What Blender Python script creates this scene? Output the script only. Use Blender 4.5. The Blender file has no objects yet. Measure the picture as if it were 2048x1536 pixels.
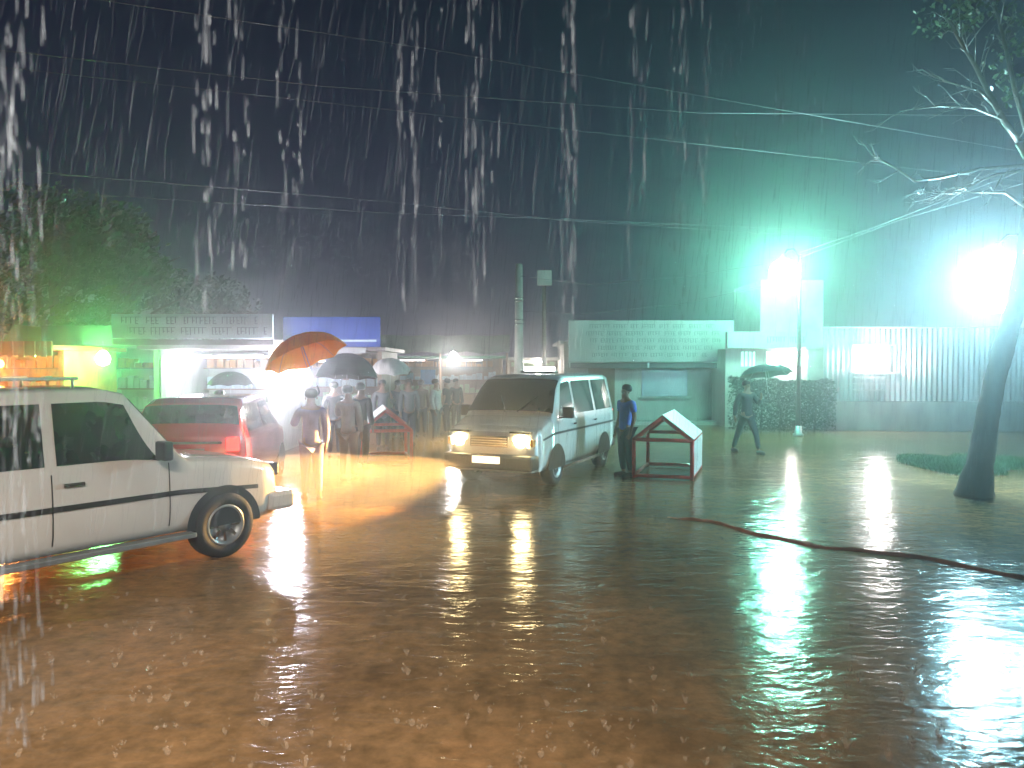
import bpy, bmesh, math, random
from mathutils import Vector, Matrix, noise
random.seed(7)
sc = bpy.context.scene
C = sc.collection
R = math.radians
PI = math.pi

# ------------------------------------------------------------------ camera
CAM_H = 2.1
cam_d = bpy.data.cameras.new('camera')
cam = bpy.data.objects.new('camera', cam_d); C.objects.link(cam)
cam.location = (0, 0, CAM_H)
PITCH = math.atan(38/1500)
cam.rotation_euler = (PI/2 - PITCH, 0, 0)
cam_d.sensor_width = 36; cam_d.lens = 1500/2048*36
cam_d.clip_start = 0.05; cam_d.clip_end = 600
sc.camera = cam
cam_d.dof.use_dof = True; cam_d.dof.focus_distance = 13; cam_d.dof.aperture_fstop = 2.6

# ------------------------------------------------------------------ night sky
w = bpy.data.worlds.new('World'); sc.world = w; w.use_nodes = True
nt = w.node_tree
bg = nt.nodes['Background']
tc = nt.nodes.new('ShaderNodeTexCoord'); sx = nt.nodes.new('ShaderNodeSeparateXYZ')
cr = nt.nodes.new('ShaderNodeValToRGB')
nt.links.new(tc.outputs['Generated'], sx.inputs[0]); nt.links.new(sx.outputs['Z'], cr.inputs[0])
cr.color_ramp.elements[0].position = 0.0; cr.color_ramp.elements[0].color = (0.009, 0.009, 0.046, 1)
cr.color_ramp.elements[1].position = 0.45; cr.color_ramp.elements[1].color = (0.0006, 0.0016, 0.011, 1)
nt.links.new(cr.outputs[0], bg.inputs[0]); bg.inputs[1].default_value = 1.0

# ------------------------------------------------------------------ lights with no sun: lamps of the place, plus an unseen porch light
def point(name, loc, power, color, radius=0.1, parent=None):
    l = bpy.data.lights.new(name, 'POINT'); l.energy = power; l.color = color; l.shadow_soft_size = radius
    o = bpy.data.objects.new(name, l); C.objects.link(o); o.location = loc
    return o
# unseen light behind the camera, added for the foreground as inferred porch lighting
l = bpy.data.lights.new('unseen_porch_light', 'AREA'); l.shape = 'RECTANGLE'; l.size = 4.0; l.size_y = 0.6; l.energy = 205; l.color = (1.0, 0.87, 0.74); l.spread = R(80)
o = bpy.data.objects.new('unseen_porch_light', l); C.objects.link(o); o.location = (-1.5, -1.2, 5.6); o.rotation_euler = (R(40), 0, R(10))

sc.view_settings.view_transform = 'Standard'; sc.view_settings.look = 'None'
sc.view_settings.gamma = 1; sc.view_settings.exposure = 0.3
cy = sc.cycles
cy.use_denoising = True
try: cy.denoiser = 'OPENIMAGEDENOISE'
except Exception: pass
cy.max_bounces = 5; cy.diffuse_bounces = 2; cy.glossy_bounces = 3; cy.transmission_bounces = 3
cy.volume_bounces = 0; cy.transparent_max_bounces = 16
cy.sample_clamp_indirect = 4.0; cy.sample_clamp_direct = 0
cy.caustics_reflective = False; cy.caustics_refractive = False

# ------------------------------------------------------------------ helpers
def W(px, py, D):
    """world point at depth D (metres along +Y) seen at pixel px,py of the 2048 wide photo"""
    xc = (px-1024)/1500; yc = -(py-768)/1500
    d = Vector((xc, math.cos(PITCH)+yc*math.sin(PITCH), -math.sin(PITCH)+yc*math.cos(PITCH)))
    return Vector((0, 0, CAM_H)) + d*(D/d.y)
def tag(o, label=None, cat=None, group=None, kind=None):
    if label: o['label'] = label
    if cat: o['category'] = cat
    if group: o['group'] = group
    if kind: o['kind'] = kind
    return o
def thing(name, label, cat, loc=(0, 0, 0), rz=0, group=None):
    o = bpy.data.objects.new(name, None); C.objects.link(o)
    o.empty_display_size = 0.2
    o.location = loc; o.rotation_euler = (0, 0, rz)
    return tag(o, label, cat, group)
class MB:
    def __init__(s): s.v = []; s.f = []; s.sm = []
    def add(s, vs, fs, smooth=False):
        n = len(s.v); s.v += [tuple(v) for v in vs]
        for f in fs: s.f.append([n+i for i in f]); s.sm.append(smooth)
        return s
    def box(s, x0, x1, y0, y1, z0, z1, M=None):
        vs = [Vector(p) for p in [(x0,y0,z0),(x1,y0,z0),(x1,y1,z0),(x0,y1,z0),(x0,y0,z1),(x1,y0,z1),(x1,y1,z1),(x0,y1,z1)]]
        if M: vs = [M @ v for v in vs]
        return s.add(vs, [(3,2,1,0),(4,5,6,7),(0,1,5,4),(1,2,6,5),(2,3,7,6),(3,0,4,7)])
    def tube(s, pts, r, n=8, smooth=True, cap=True):
        pts = [Vector(p) for p in pts]
        if not isinstance(r, (list, tuple)): r = [r]*len(pts)
        vs = []; k = len(pts)
        up = None
        for i, p in enumerate(pts):
            t = (pts[min(i+1, k-1)] - pts[max(i-1, 0)]).normalized()
            if up is None: up = Vector((0,0,1)) if abs(t.z) < .9 else Vector((1,0,0))
            a = t.cross(up).normalized(); b = t.cross(a).normalized(); up = -b if up.dot(-b) > 0 else b
            for j in range(n):
                th = 2*PI*j/n
                vs.append(p + (a*math.cos(th) + b*math.sin(th))*r[i])
        fs = [(i*n+j, i*n+(j+1) % n, (i+1)*n+(j+1) % n, (i+1)*n+j) for i in range(k-1) for j in range(n)]
        if cap: fs += [tuple(range(n))[::-1], tuple((k-1)*n+j for j in range(n))]
        return s.add(vs, fs, smooth)
    def lathe(s, prof, n=20, M=None, smooth=True, cap=True):
        vs = []; fs = []
        for (r, z) in prof:
            for j in range(n):
                th = 2*PI*j/n; v = Vector((r*math.cos(th), r*math.sin(th), z)); vs.append(M @ v if M else v)
        k = len(prof)
        fs = [(i*n+j, i*n+(j+1) % n, (i+1)*n+(j+1) % n, (i+1)*n+j) for i in range(k-1) for j in range(n)]
        if cap: fs += [tuple(range(n))[::-1], tuple((k-1)*n+j for j in range(n))]
        return s.add(vs, fs, smooth)
    def build(s, name, m, parent=None, bevel=0):
        me = bpy.data.meshes.new(name); me.from_pydata(s.v, [], s.f)
        me.polygons.foreach_set('use_smooth', s.sm)
        me.materials.append(m); me.update()
        bm = bmesh.new(); bm.from_mesh(me); bmesh.ops.recalc_face_normals(bm, faces=bm.faces)
        if bevel: bmesh.ops.bevel(bm, geom=[e for e in bm.edges if e.is_manifold and e.calc_face_angle(0) > .6], offset=bevel, segments=2, affect='EDGES', profile=.5)
        bm.to_mesh(me); bm.free()
        o = bpy.data.objects.new(name, me); C.objects.link(o)
        if parent: o.parent = parent
        return o
def copy_tree(o, parent=None):
    c = o.copy(); C.objects.link(c); c.parent = parent
    for ch in o.children: copy_tree(ch, c)
    return c

# ------------------------------------------------------------------ materials
def mat(name, col, rough=.5, metal=0, var=.25, scale=6, bump=.0, spec=.5, coat=0, alpha=1, stretch=(1,1,1), col2=None, trans=0):
    m = bpy.data.materials.new(name); m.use_nodes = True; t = m.node_tree
    b = t.nodes['Principled BSDF']
    b.inputs['Roughness'].default_value = rough; b.inputs['Metallic'].default_value = metal
    b.inputs['Specular IOR Level'].default_value = spec; b.inputs['Coat Weight'].default_value = coat
    b.inputs['Coat Roughness'].default_value = .08
    co = t.nodes.new('ShaderNodeTexCoord'); mp = t.nodes.new('ShaderNodeMapping'); mp.inputs['Scale'].default_value = stretch
    n = t.nodes.new('ShaderNodeTexNoise'); n.inputs['Scale'].default_value = scale; n.inputs['Detail'].default_value = 6
    t.links.new(co.outputs['Object'], mp.inputs[0]); t.links.new(mp.outputs[0], n.inputs['Vector'])
    r = t.nodes.new('ShaderNodeValToRGB'); r.color_ramp.elements[0].position = .32; r.color_ramp.elements[1].position = .68
    c2 = col2 or tuple(c*(1-var) for c in col)
    r.color_ramp.elements[0].color = (*c2, 1); r.color_ramp.elements[1].color = (*col, 1)
    t.links.new(n.outputs['Fac'], r.inputs[0]); t.links.new(r.outputs[0], b.inputs['Base Color'])
    if bump:
        bp = t.nodes.new('ShaderNodeBump'); bp.inputs['Strength'].default_value = bump; bp.inputs['Distance'].default_value = .02
        t.links.new(n.outputs['Fac'], bp.inputs['Height']); t.links.new(bp.outputs[0], b.inputs['Normal'])
    b.inputs['Alpha'].default_value = alpha
    b.inputs['Transmission Weight'].default_value = trans
    return m
def emit(name, col, s):
    m = bpy.data.materials.new(name); m.use_nodes = True; t = m.node_tree
    b = t.nodes['Principled BSDF']; b.inputs['Base Color'].default_value = (*[min(1, c) for c in col], 1)
    b.inputs['Emission Color'].default_value = (*col, 1); b.inputs['Emission Strength'].default_value = s
    return m
M_white = mat('white_paint', (.78, .78, .76), .22, coat=.8, var=.08, scale=2)
M_cream = mat('cream_paint', (.74, .70, .66), .25, coat=.8, var=.1, scale=2)
M_redcar = mat('red_paint', (.55, .03, .04), .25, coat=.8, var=.1, scale=2)
M_glass = mat('dark_glass', (.02, .03, .03), .06, var=.2, spec=.8)
M_glassg = mat('tinted_glass', (.03, .07, .06), .05, var=.2, spec=.9)
M_rubber = mat('rubber', (.02, .02, .02), .7, bump=.2, scale=30)
M_blackpl = mat('black_plastic', (.03, .03, .035), .4)
M_chrome = mat('chrome', (.75, .75, .78), .15, metal=1, var=.1)
M_dark = mat('dark_trim', (.03, .03, .03), .45)
M_redframe = mat('red_tube_paint', (.80, .07, .05), .35, coat=.5, var=.35, scale=9)
M_whitesheet = mat('white_sheet_metal', (.84, .86, .84), .35, var=.12, scale=3, coat=.3)
M_steel = mat('galvanised_steel', (.42, .45, .46), .4, metal=.6, var=.3, scale=4)
M_conc = mat('wet_concrete', (.36, .37, .36), .45, var=.35, scale=2.2, bump=.3)
M_plinth = mat('stained_plinth', (.17, .18, .18), .5, var=.5, scale=2.5, bump=.3, stretch=(1, 1, .4))
M_wallp = mat('pale_plaster', (.42, .41, .40), .5, var=.5, scale=1.2, bump=.2, stretch=(1, 1, .3))
M_wallb = mat('brown_plaster', (.26, .19, .14), .6, var=.4, scale=1.5, bump=.3)
M_wallg = mat('green_plaster', (.32, .45, .28), .6, var=.3, scale=1.5, bump=.2)
M_sign = mat('sign_white', (.34, .34, .34), .4, var=.35, scale=1.5, stretch=(1, 1, .4))
M_signc = mat('sign_pale_cyan', (.42, .55, .60), .4, var=.25, scale=1.4, stretch=(.3, 1, 3))
M_signb = mat('sign_blue', (.02, .055, .30), .35, var=.35, scale=1.2)
M_ink = mat('sign_ink', (.06, .08, .08), .5)
M_inkl = mat('sign_ink_blue', (.12, .20, .28), .5)
M_tin = mat('corrugated_tin', (.36, .39, .42), .35, metal=.5, var=.6, scale=1.3, stretch=(1, 1, .2))
M_roof = mat('rusty_tin_roof', (.17, .13, .12), .5, metal=.2, var=.5, scale=2)
M_tarpg = mat('green_tarpaulin', (.07, .20, .13), .35, var=.3, scale=2, bump=.3, coat=.4)
M_tarpr = mat('red_tarpaulin', (.60, .02, .015), .4, var=.3, scale=2, bump=.3, coat=.4)
M_tarpy = mat('olive_tarpaulin', (.22, .22, .03), .4, var=.3, scale=2, bump=.3, coat=.4)
M_orange = mat('orange_panel', (.60, .28, .06), .6, var=.5, scale=2.5)
M_wood = mat('wood', (.22, .13, .07), .5, var=.4, scale=3, stretch=(1, 1, .2))
M_bark = mat('bark', (.09, .07, .055), .6, var=.5, scale=5, bump=.8, stretch=(1, 1, .25), coat=.35)
M_twig = mat('wet_twig', (.16, .16, .14), .35, var=.4, scale=8, coat=.6)
M_leaf = mat('leaf', (.055, .115, .035), .4, var=.6, scale=1.0, coat=.2)
M_leafy = mat('leaf_yellow_green', (.12, .17, .025), .4, var=.5, scale=1.0, coat=.2)
M_hedge = mat('hedge_leaf', (.012, .035, .026), .8, var=.5, scale=1.2, spec=.15)
M_grass = mat('grass_blade', (.035, .12, .035), .6, var=.5, scale=2)
M_wire = mat('wire', (.22, .22, .24), .3, metal=.5)
M_skin = mat('skin_brown', (.20, .11, .07), .5, var=.1)
M_hair = mat('hair_black', (.015, .012, .012), .35)
M_umbb = mat('umbrella_black', (.006, .007, .010), .5)
M_umbo = mat('umbrella_orange', (.95, .36, .02), .4, coat=.2, var=.35, scale=3, col2=(.95, .55, .04))
M_umbw = mat('umbrella_white', (.78, .76, .74), .4, coat=.3)
M_umbg = mat('umbrella_green', (.03, .09, .08), .3, coat=.9)
M_headl = emit('headlight_lit', (1, .76, .36), 90)
M_tail = emit('tail_lamp_lit', (1, .03, .02), 4)
M_amber = mat('amber_lens', (.7, .30, .03), .2)
M_tube = emit('tube_lit', (.95, .93, 1.0), 8)
M_beacon = emit('beacon_lit', (.9, .95, 1.0), 9)
M_winl = emit('window_lit', (1.0, .93, .86), 2.2)

def wet_ground():
    m = bpy.data.materials.new('muddy_flood_water'); m.use_nodes = True; t = m.node_tree; N = t.nodes.new; L = t.links.new
    b = t.nodes['Principled BSDF']
    co = N('ShaderNodeTexCoord')
    # mud colour: broad silt patches
    n1 = N('ShaderNodeTexNoise'); n1.inputs['Scale'].default_value = .45; n1.inputs['Detail'].default_value = 7; n1.inputs['Roughness'].default_value = .6
    L(co.outputs['Object'], n1.inputs['Vector'])
    r = N('ShaderNodeValToRGB'); e = r.color_ramp.elements
    e[0].position = .3; e[0].color = (.15, .085, .038, 1); e[1].position = .72; e[1].color = (.48, .24, .10, 1)
    x = e.new(.52); x.color = (.34, .195, .09, 1)
    L(n1.outputs['Fac'], r.inputs[0])
    n5 = N('ShaderNodeTexNoise'); n5.inputs['Scale'].default_value = 7; n5.inputs['Detail'].default_value = 9; n5.inputs['Roughness'].default_value = .7
    L(co.outputs['Object'], n5.inputs['Vector'])
    mx = N('ShaderNodeMix'); mx.data_type = 'RGBA'; mx.blend_type = 'MULTIPLY'; mx.inputs[0].default_value = .8
    r5 = N('ShaderNodeValToRGB'); r5.color_ramp.elements[0].position = .35; r5.color_ramp.elements[1].position = .65
    r5.color_ramp.elements[0].color = (.38, .40, .36, 1)
    L(n5.outputs['Fac'], r5.inputs[0]); L(r.outputs[0], mx.inputs[6]); L(r5.outputs[0], mx.inputs[7]); L(mx.outputs[2], b.inputs['Base Color'])
    b.inputs['IOR'].default_value = 1.33; b.inputs['Roughness'].default_value = .15
    # agitated water: long low waves, chop, rain rings
    mp = N('ShaderNodeMapping'); mp.inputs['Scale'].default_value = (.55, 1.15, 1); L(co.outputs['Object'], mp.inputs[0])
    n2 = N('ShaderNodeTexNoise'); n2.inputs['Scale'].default_value = 2.3; n2.inputs['Detail'].default_value = 3; n2.inputs['Distortion'].default_value = .6
    n3 = N('ShaderNodeTexNoise'); n3.inputs['Scale'].default_value = 11; n3.inputs['Detail'].default_value = 4; n3.inputs['Distortion'].default_value = .8
    n4 = N('ShaderNodeTexVoronoi'); n4.feature = 'SMOOTH_F1'; n4.inputs['Scale'].default_value = 7.5
    L(mp.outputs[0], n2.inputs['Vector']); L(mp.outputs[0], n3.inputs['Vector']); L(co.outputs['Object'], n4.inputs['Vector'])
    a = N('ShaderNodeMath'); a.operation = 'MULTIPLY_ADD'; a.inputs[1].default_value = .30; L(n3.outputs['Fac'], a.inputs[0]); L(n2.outputs['Fac'], a.inputs[2])
    s = N('ShaderNodeMath'); s.operation = 'MULTIPLY'; s.inputs[1].default_value = 42; L(n4.outputs['Distance'], s.inputs[0])
    s2 = N('ShaderNodeMath'); s2.operation = 'SINE'; L(s.outputs[0], s2.inputs[0])
    a2 = N('ShaderNodeMath'); a2.operation = 'MULTIPLY_ADD'; a2.inputs[1].default_value = .004; L(s2.outputs[0], a2.inputs[0]); L(a.outputs[0], a2.inputs[2])
    bp = N('ShaderNodeBump'); bp.inputs['Strength'].default_value = 1.0; bp.inputs['Distance'].default_value = .019
    L(a2.outputs[0], bp.inputs['Height']); L(bp.outputs[0], b.inputs['Normal'])
    return m
M_ground = wet_ground()
M_mud = mat('red_mud', (.55, .19, .10), .9, var=.4, scale=6, bump=.9)

for m_ in (M_umbo, M_umbw):
    t = m_.node_tree; b = t.nodes['Principled BSDF']; tl = t.nodes.new('ShaderNodeBsdfTranslucent'); mx = t.nodes.new('ShaderNodeMixShader'); mx.inputs[0].default_value = .5
    t.links.new(b.inputs['Base Color'].links[0].from_socket, tl.inputs[0]); t.links.new(b.outputs[0], mx.inputs[1]); t.links.new(tl.outputs[0], mx.inputs[2]); t.links.new(mx.outputs[0], t.nodes['Material Output'].inputs[0])

# ------------------------------------------------------------------ ground
g = MB(); g.add([(-250, -30, 0), (250, -30, 0), (250, 400, 0), (-250, 400, 0)], [(0, 1, 2, 3)])
tag(g.build('ground', M_ground), 'flooded muddy brown ground rippling in the rain', kind='structure')

def ridge(pts, wd, h):
    m = MB(); k = len(pts); n = 7; vs = []
    # refine
    P = []
    for i in range(k-1):
        for j in range(10):
            P.append(Vector(pts[i]).lerp(Vector(pts[i+1]), j/10))
    P.append(Vector(pts[-1]))
    for i, p in enumerate(P):
        t = (P[min(i+1, len(P)-1)]-P[max(i-1, 0)]).normalized(); s = Vector((-t.y, t.x, 0))
        en = min(1, i/6, (len(P)-1-i)/6+.02)
        wig = noise.noise(p*1.7)*.10
        for j in range(n):
            u = j/(n-1)*2-1; ww = wd*(1+.5*noise.noise(p*3.1+Vector((9, 0, 0))))
            z = h*en*(1-u*u)*(1+.7*noise.noise(Vector((p.x*4, p.y*4, u*2)))) - (.01 if abs(u) > .99 else 0)
            vs.append(Vector((p.x, p.y, 0)) + s*(u*ww+wig) + Vector((0, 0, z)))
    fs = [(i*n+j, i*n+j+1, (i+1)*n+j+1, (i+1)*n+j) for i in range(len(P)-1) for j in range(n-1)]
    m.add(vs, fs, True); return m
def G(px, py):
    d = 3150/(py-730); return ((px-1024)/1500*d, d, 0)
tag(ridge([G(1340, 1034), G(1420, 1046), G(1520, 1072), G(1640, 1095), G(1720, 1102), G(1850, 1122), G(1960, 1142), G(2060, 1160), G(2200, 1168)], .048, .032).build('mud_ridge', M_mud), 'long red mud ridge running out of the water at the right', kind='structure')

# ------------------------------------------------------------------ vehicles
def lerp(a, b, t): return a+(b-a)*t
def interp(prof, x):
    if x <= prof[0][0]: return prof[0][1]
    for (x0, z0), (x1, z1) in zip(prof, prof[1:]):
        if x <= x1:
            t = (x-x0)/(x1-x0); return lerp(z0, z1, t)
    return prof[-1][1]
class Car:
    """body shell as a surface P(x,t): x along the length (front = +x), t 0 sill .5 belt .8 roof edge 1 centre line"""
    def __init__(s, top, plan, belt, sill, inset, roof):
        s.top, s.plan, s.belt, s.sill, s.inset, s.roof = top, plan, belt, sill, inset, roof
    def P(s, x, t, side=1):
        zt = interp(s.top, x); hw = interp(s.plan, x); z0 = s.sill
        xb = s.top[-1][0]
        zb = min(s.belt, zt-.05); f = max(0, (zt-zb-.05)/(s.roof-s.belt)); hr = hw - s.inset*f - .03
        if t <= .5:
            u = t/.5; y = hw*(1-.07*(1-min(1, u*3))**2) - .02*max(0, (u-.6)/.4)**2; z = lerp(z0, zb, u)
            if .42 < u < .5: y += .004
        elif t <= .8:
            u = (t-.5)/.3; y = lerp(hw-.02, hr, u); z = lerp(zb, zt-.045, u)
        else:
            u = (t-.8)/.2; y = hr*math.cos(u*PI/2)**.75 if u < 1 else 0; z = zt-.045+.045*math.sin(u*PI/2)**.8
        return Vector((x, y*side, z))
    def nrm(s, x, t, side):
        e = .01
        a = s.P(x+e, t, side)-s.P(x-e, t, side); b = s.P(x, min(1, t+e), side)-s.P(x, max(0, t-e), side)
        n = a.cross(b)*side
        if n.length < 1e-9: return Vector((0, 0, 1))
        n.normalize()
        if n.y*side < -.01 or (abs(n.y) <= .01 and n.z < 0): n = -n
        return n
    def shell(s, nx=44):
        m = MB(); x0, x1 = s.top[0][0], s.top[-1][0]
        xs = sorted(set([lerp(x0, x1, i/nx) for i in range(nx+1)]+[p[0] for p in s.top]+[p[0] for p in s.plan]))
        ts = [0, .06, .12, .2, .28, .36, .43, .5, .58, .66, .74, .8, .84, .88, .92, .96, 1]
        ring = [(t, 1) for t in ts] + [(t, -1) for t in ts[-2::-1]]
        n = len(ring); vs = [s.P(x, t, sd) for x in xs for (t, sd) in ring]
        fs = [(i*n+j, i*n+j+1, (i+1)*n+j+1, (i+1)*n+j) for i in range(len(xs)-1) for j in range(n-1)]
        fs += [(i*n+n-1, i*n, (i+1)*n, (i+1)*n+n-1) for i in range(len(xs)-1)]
        fs += [tuple(range(n)), tuple((len(xs)-1)*n+j for j in range(n))]
        return m.add(vs, fs, True)
    def patch(s, m, xa, xb, ta, tb, side, off=.006, xa2=None, xb2=None, n=8):
        """quad patch on one flank, xa..xb at ta and xa2..xb2 at tb"""
        xa2 = xa if xa2 is None else xa2; xb2 = xb if xb2 is None else xb2
        vs = []
        for i in range(n+1):
            t = lerp(ta, tb, i/n)
            for j in range(n+1):
                x = lerp(lerp(xa, xa2, i/n), lerp(xb, xb2, i/n), j/n)
                nn = s.nrm(x, min(.79, t) if t < .8 else t, side); vs.append(s.P(x, t, side)+nn*off)
        k = n+1
        return m.add(vs, [(i*k+j, i*k+j+1, (i+1)*k+j+1, (i+1)*k+j) for i in range(n) for j in range(n)], True)
    def across(s, m, xa, xb, wa, wb, off=.006, n=10):
        """patch over the top (windscreen, rear window): from xa (half spread wa 0..1) to xb"""
        vs = []
        for i in range(n+1):
            x = lerp(xa, xb, i/n); w_ = lerp(wa, wb, i/n)
            for j in range(n+1):
                u = (j/n*2-1)*w_; t = 1-.2*abs(u); sd = 1 if u >= 0 else -1
                nn = s.nrm(x, min(t, .985), sd); nn = Vector((nn.x, 0, abs(nn.z))).normalized()
                vs.append(s.P(x, t, sd)+nn*off)
        k = n+1
        return m.add(vs, [(i*k+j, i*k+j+1, (i+1)*k+j+1, (i+1)*k+j) for i in range(n) for j in range(n)], True)
def wheel(parent, x, y, r, wd):
    sd = 1 if y > 0 else -1
    Mx = Matrix.Translation((x, y, r)) @ Matrix.Rotation(-PI/2*sd, 4, 'X')
    m = MB(); m.lathe([(r*.62, -wd/2), (r*.93, -wd/2), (r, -wd*.35), (r, wd*.35), (r*.93, wd/2), (r*.62, wd/2), (r*.62, -wd/2)], 32, Mx, cap=False)
    wh = thing('wheel', None, None); wh.parent = parent
    m.build('tyre', M_rubber, wh)
    m = MB(); m.lathe([(r*.62, -wd*.3), (r*.62, wd*.50), (r*.56, wd*.52), (r*.5, wd*.28), (r*.2, wd*.22), (r*.15, wd*.4), (0.001, wd*.42)], 32, Mx)
    m.build('rim', M_steel, wh)
    m = MB()
    for k in range(8):
        a = k*PI/4; m.box(r*.22, r*.5, -.018, .018, wd*.24, wd*.40, Mx @ Matrix.Rotation(a, 4, 'Z'))
    m.build('spoke', M_chrome, wh)
def arch(car, parent, x, r, side):
    m = MB(); n = 20; hw = interp(car.plan, x)+.004
    vs = [Vector((x, hw*side, r))]; zz = []
    for k in range(n+1):
        a = PI*k/n; vs.append(Vector((x+r*1.22*math.cos(a), hw*side, max(car.sill, r+r*1.2*math.sin(a)))))
    vs.append(Vector((x-r*1.22, hw*side, car.sill))); vs.append(Vector((x+r*1.22, hw*side, car.sill)))
    k = len(vs)
    m.add(vs, [(0, i, i+1) for i in range(1, k-1)] + [(0, k-1, 1)])
    m.build('wheel_arch', M_dark, parent)
def ebox(m, x0, x1, y0, y1, z0, z1): return m.box(x0, x1, y0, y1, z0, z1)

# ---- van with lit headlights (front = +x in its own frame)
vang = thing('van', 'white van with lit headlights and a lit roof lamp ploughing through the flood', 'van')
van = Car(top=[(-2.2, 1.72), (-2.12, 1.86), (-1.9, 1.92), (.55, 1.93), (.78, 1.88), (1.05, 1.70), (1.42, 1.25), (1.5, 1.20), (1.95, 1.05), (2.12, .96), (2.2, .82)],
          plan=[(-2.2, .80), (-2.1, .86), (-1.6, .89), (1.5, .89), (1.9, .86), (2.1, .80), (2.2, .70)], belt=1.12, sill=.30, inset=.16, roof=1.93)
van.shell().build('body', M_white, vang)
m = MB(); van.across(m, 1.39, .83, .93, .90); van_ws = m.build('windscreen', M_glass, vang)
for s_ in (1, -1):
    m = MB(); m.tube([(1.43, .12*s_+.05, 1.275), (1.2, .35*s_+.1, 1.545)], .009, 6); m.build('wiper', M_dark, van_ws)
for s_ in (1, -1):
    m = MB(); van.patch(m, .36, 1.18, .53, .77, s_, xa2=.36, xb2=.82); m.build('side_window', M_glassg, vang)
    m = MB(); van.patch(m, -.78, .26, .53, .77, s_); m.build('side_window', M_glassg, vang)
    m = MB(); van.patch(m, -1.98, -.90, .53, .77, s_, xa2=-1.88); m.build('side_window', M_glassg, vang)
    m = MB(); van.patch(m, -2.05, 1.9, .36, .385, s_, .010); m.build('side_moulding', M_dark, vang)
    for xx in (1.24, .31, -.84): m = MB(); van.patch(m, xx-.007, xx+.007, .08, .5, s_, .003); m.build('door_seam', M_dark, vang)
    for xx in (.48, -.70):
        m = MB(); p = van.P(xx, .44, s_); m.box(p.x-.08, p.x+.08, p.y-.012, p.y+.03*s_+.012, p.z-.015, p.z+.015); m.build('door_handle', M_chrome, vang)
    m = MB(); m.box(-1.0, 1.05, s_*.86-.03, s_*.86+.05, .26, .31); m.build('sill_strip', M_chrome, vang)
    arch(van, vang, 1.32, .33, s_); arch(van, vang, -1.35, .33, s_)
    wheel(vang, 1.32, .79*s_, .33, .2); wheel(vang, -1.35, .79*s_, .33, .2)
    m = MB(); m.box(1.06, 1.16, s_*.92-.0, s_*1.12, 1.16, 1.36); m.tube([(1.12, s_*.86, 1.16), (1.12, s_*1.0, 1.2)], .02, 6); mo = m.build('mirror', M_blackpl, vang, bevel=.02)
    m = MB(); m.lathe([(.001, -.02), (.10, -.02), (.13, .02), (.12, .05), (.05, .075), (.001, .08)], 20, Matrix.Translation((2.135, .58*s_, .80)) @ Matrix.Rotation(PI/2, 4, 'Y') @ Matrix.Scale(1.35, 4, (0, 1, 0)))
    m.build('headlight', M_headl, vang)
    m = MB(); m.box(2.10, 2.2, .38*s_-.0 if s_ > 0 else -.76, .76 if s_ > 0 else -.38, .955, .985); m.build('headlight_brow', M_dark, vang)
    m = MB(); m.box(2.05, 2.19, s_*.77-.03, s_*.77+.03, .74, .86); m.build('indicator', M_amber, vang)
    m = MB(); m.box(-2.235, -2.18, s_*.74-.06, s_*.74+.06, .75, 1.15); m.build('tail_light', M_tail, vang)
m = MB(); m.box(2.17, 2.215, -.36, .36, .72, .90)
grl = m.build('grille', M_dark, vang, bevel=.01)
m = MB()
for k in range(4): m.box(2.212, 2.225, -.34, .34, .735+k*.042, .748+k*.042)
m.build('grille_bar', M_chrome, grl)
m = MB(); m.box(1.98, 2.32, -.84, .84, .34, .60); m.build('bumper', M_blackpl, vang, bevel=.05)
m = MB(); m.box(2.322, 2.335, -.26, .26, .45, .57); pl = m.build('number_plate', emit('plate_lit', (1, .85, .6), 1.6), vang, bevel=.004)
m = MB(); m.box(-2.32, -2.1, -.84, .84, .34, .60); m.build('rear_bumper', M_blackpl, vang, bevel=.05)
m = MB(); m.box(-.15, .15, -.34, .34, 1.945, 1.98); bc = m.build('beacon_base', M_dark, vang, bevel=.01)
m = MB(); m.box(-.10, .10, -.30, -.02, 1.985, 2.06); m.build('beacon_lens', M_beacon, bc, bevel=.02)
m = MB(); m.box(-.10, .10, .02, .30, 1.985, 2.06); m.build('beacon_lens', M_beacon, bc, bevel=.02)
hd = Vector((-.42, -.907)).normalized(); ang = math.atan2(hd.y, hd.x)
# front corner nearest the camera side sits at (0.46, 12.3)
sidev = Vector((-hd.y, hd.x))          # local +y
fc = Vector((.42, 12.3)); ctr = fc - sidev*(.89*(1 if sidev.x > 0 else -1)) - hd*2.2
vang.location = (ctr.x, ctr.y, 0); vang.rotation_euler = (0, 0, ang)
def van_w(x, y, z):
    p = ctr + hd*x + sidev*y; return Vector((p.x, p.y, z))
for s_ in (1, -1):
    l = bpy.data.lights.new('headlight_beam', 'SPOT'); l.energy = 6500; l.color = (1, .52, .13); l.spot_size = R(36); l.spot_blend = .5; l.shadow_soft_size = .07
    o = bpy.data.objects.new('headlight_beam', l); C.objects.link(o); p0 = van_w(2.30, .58*s_, .80); o.location = p0
    tgt = p0 + Vector((-1.3, -1.0, -.09))
    o.rotation_euler = (tgt-p0).to_track_quat('-Z', 'Y').to_euler()

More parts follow.
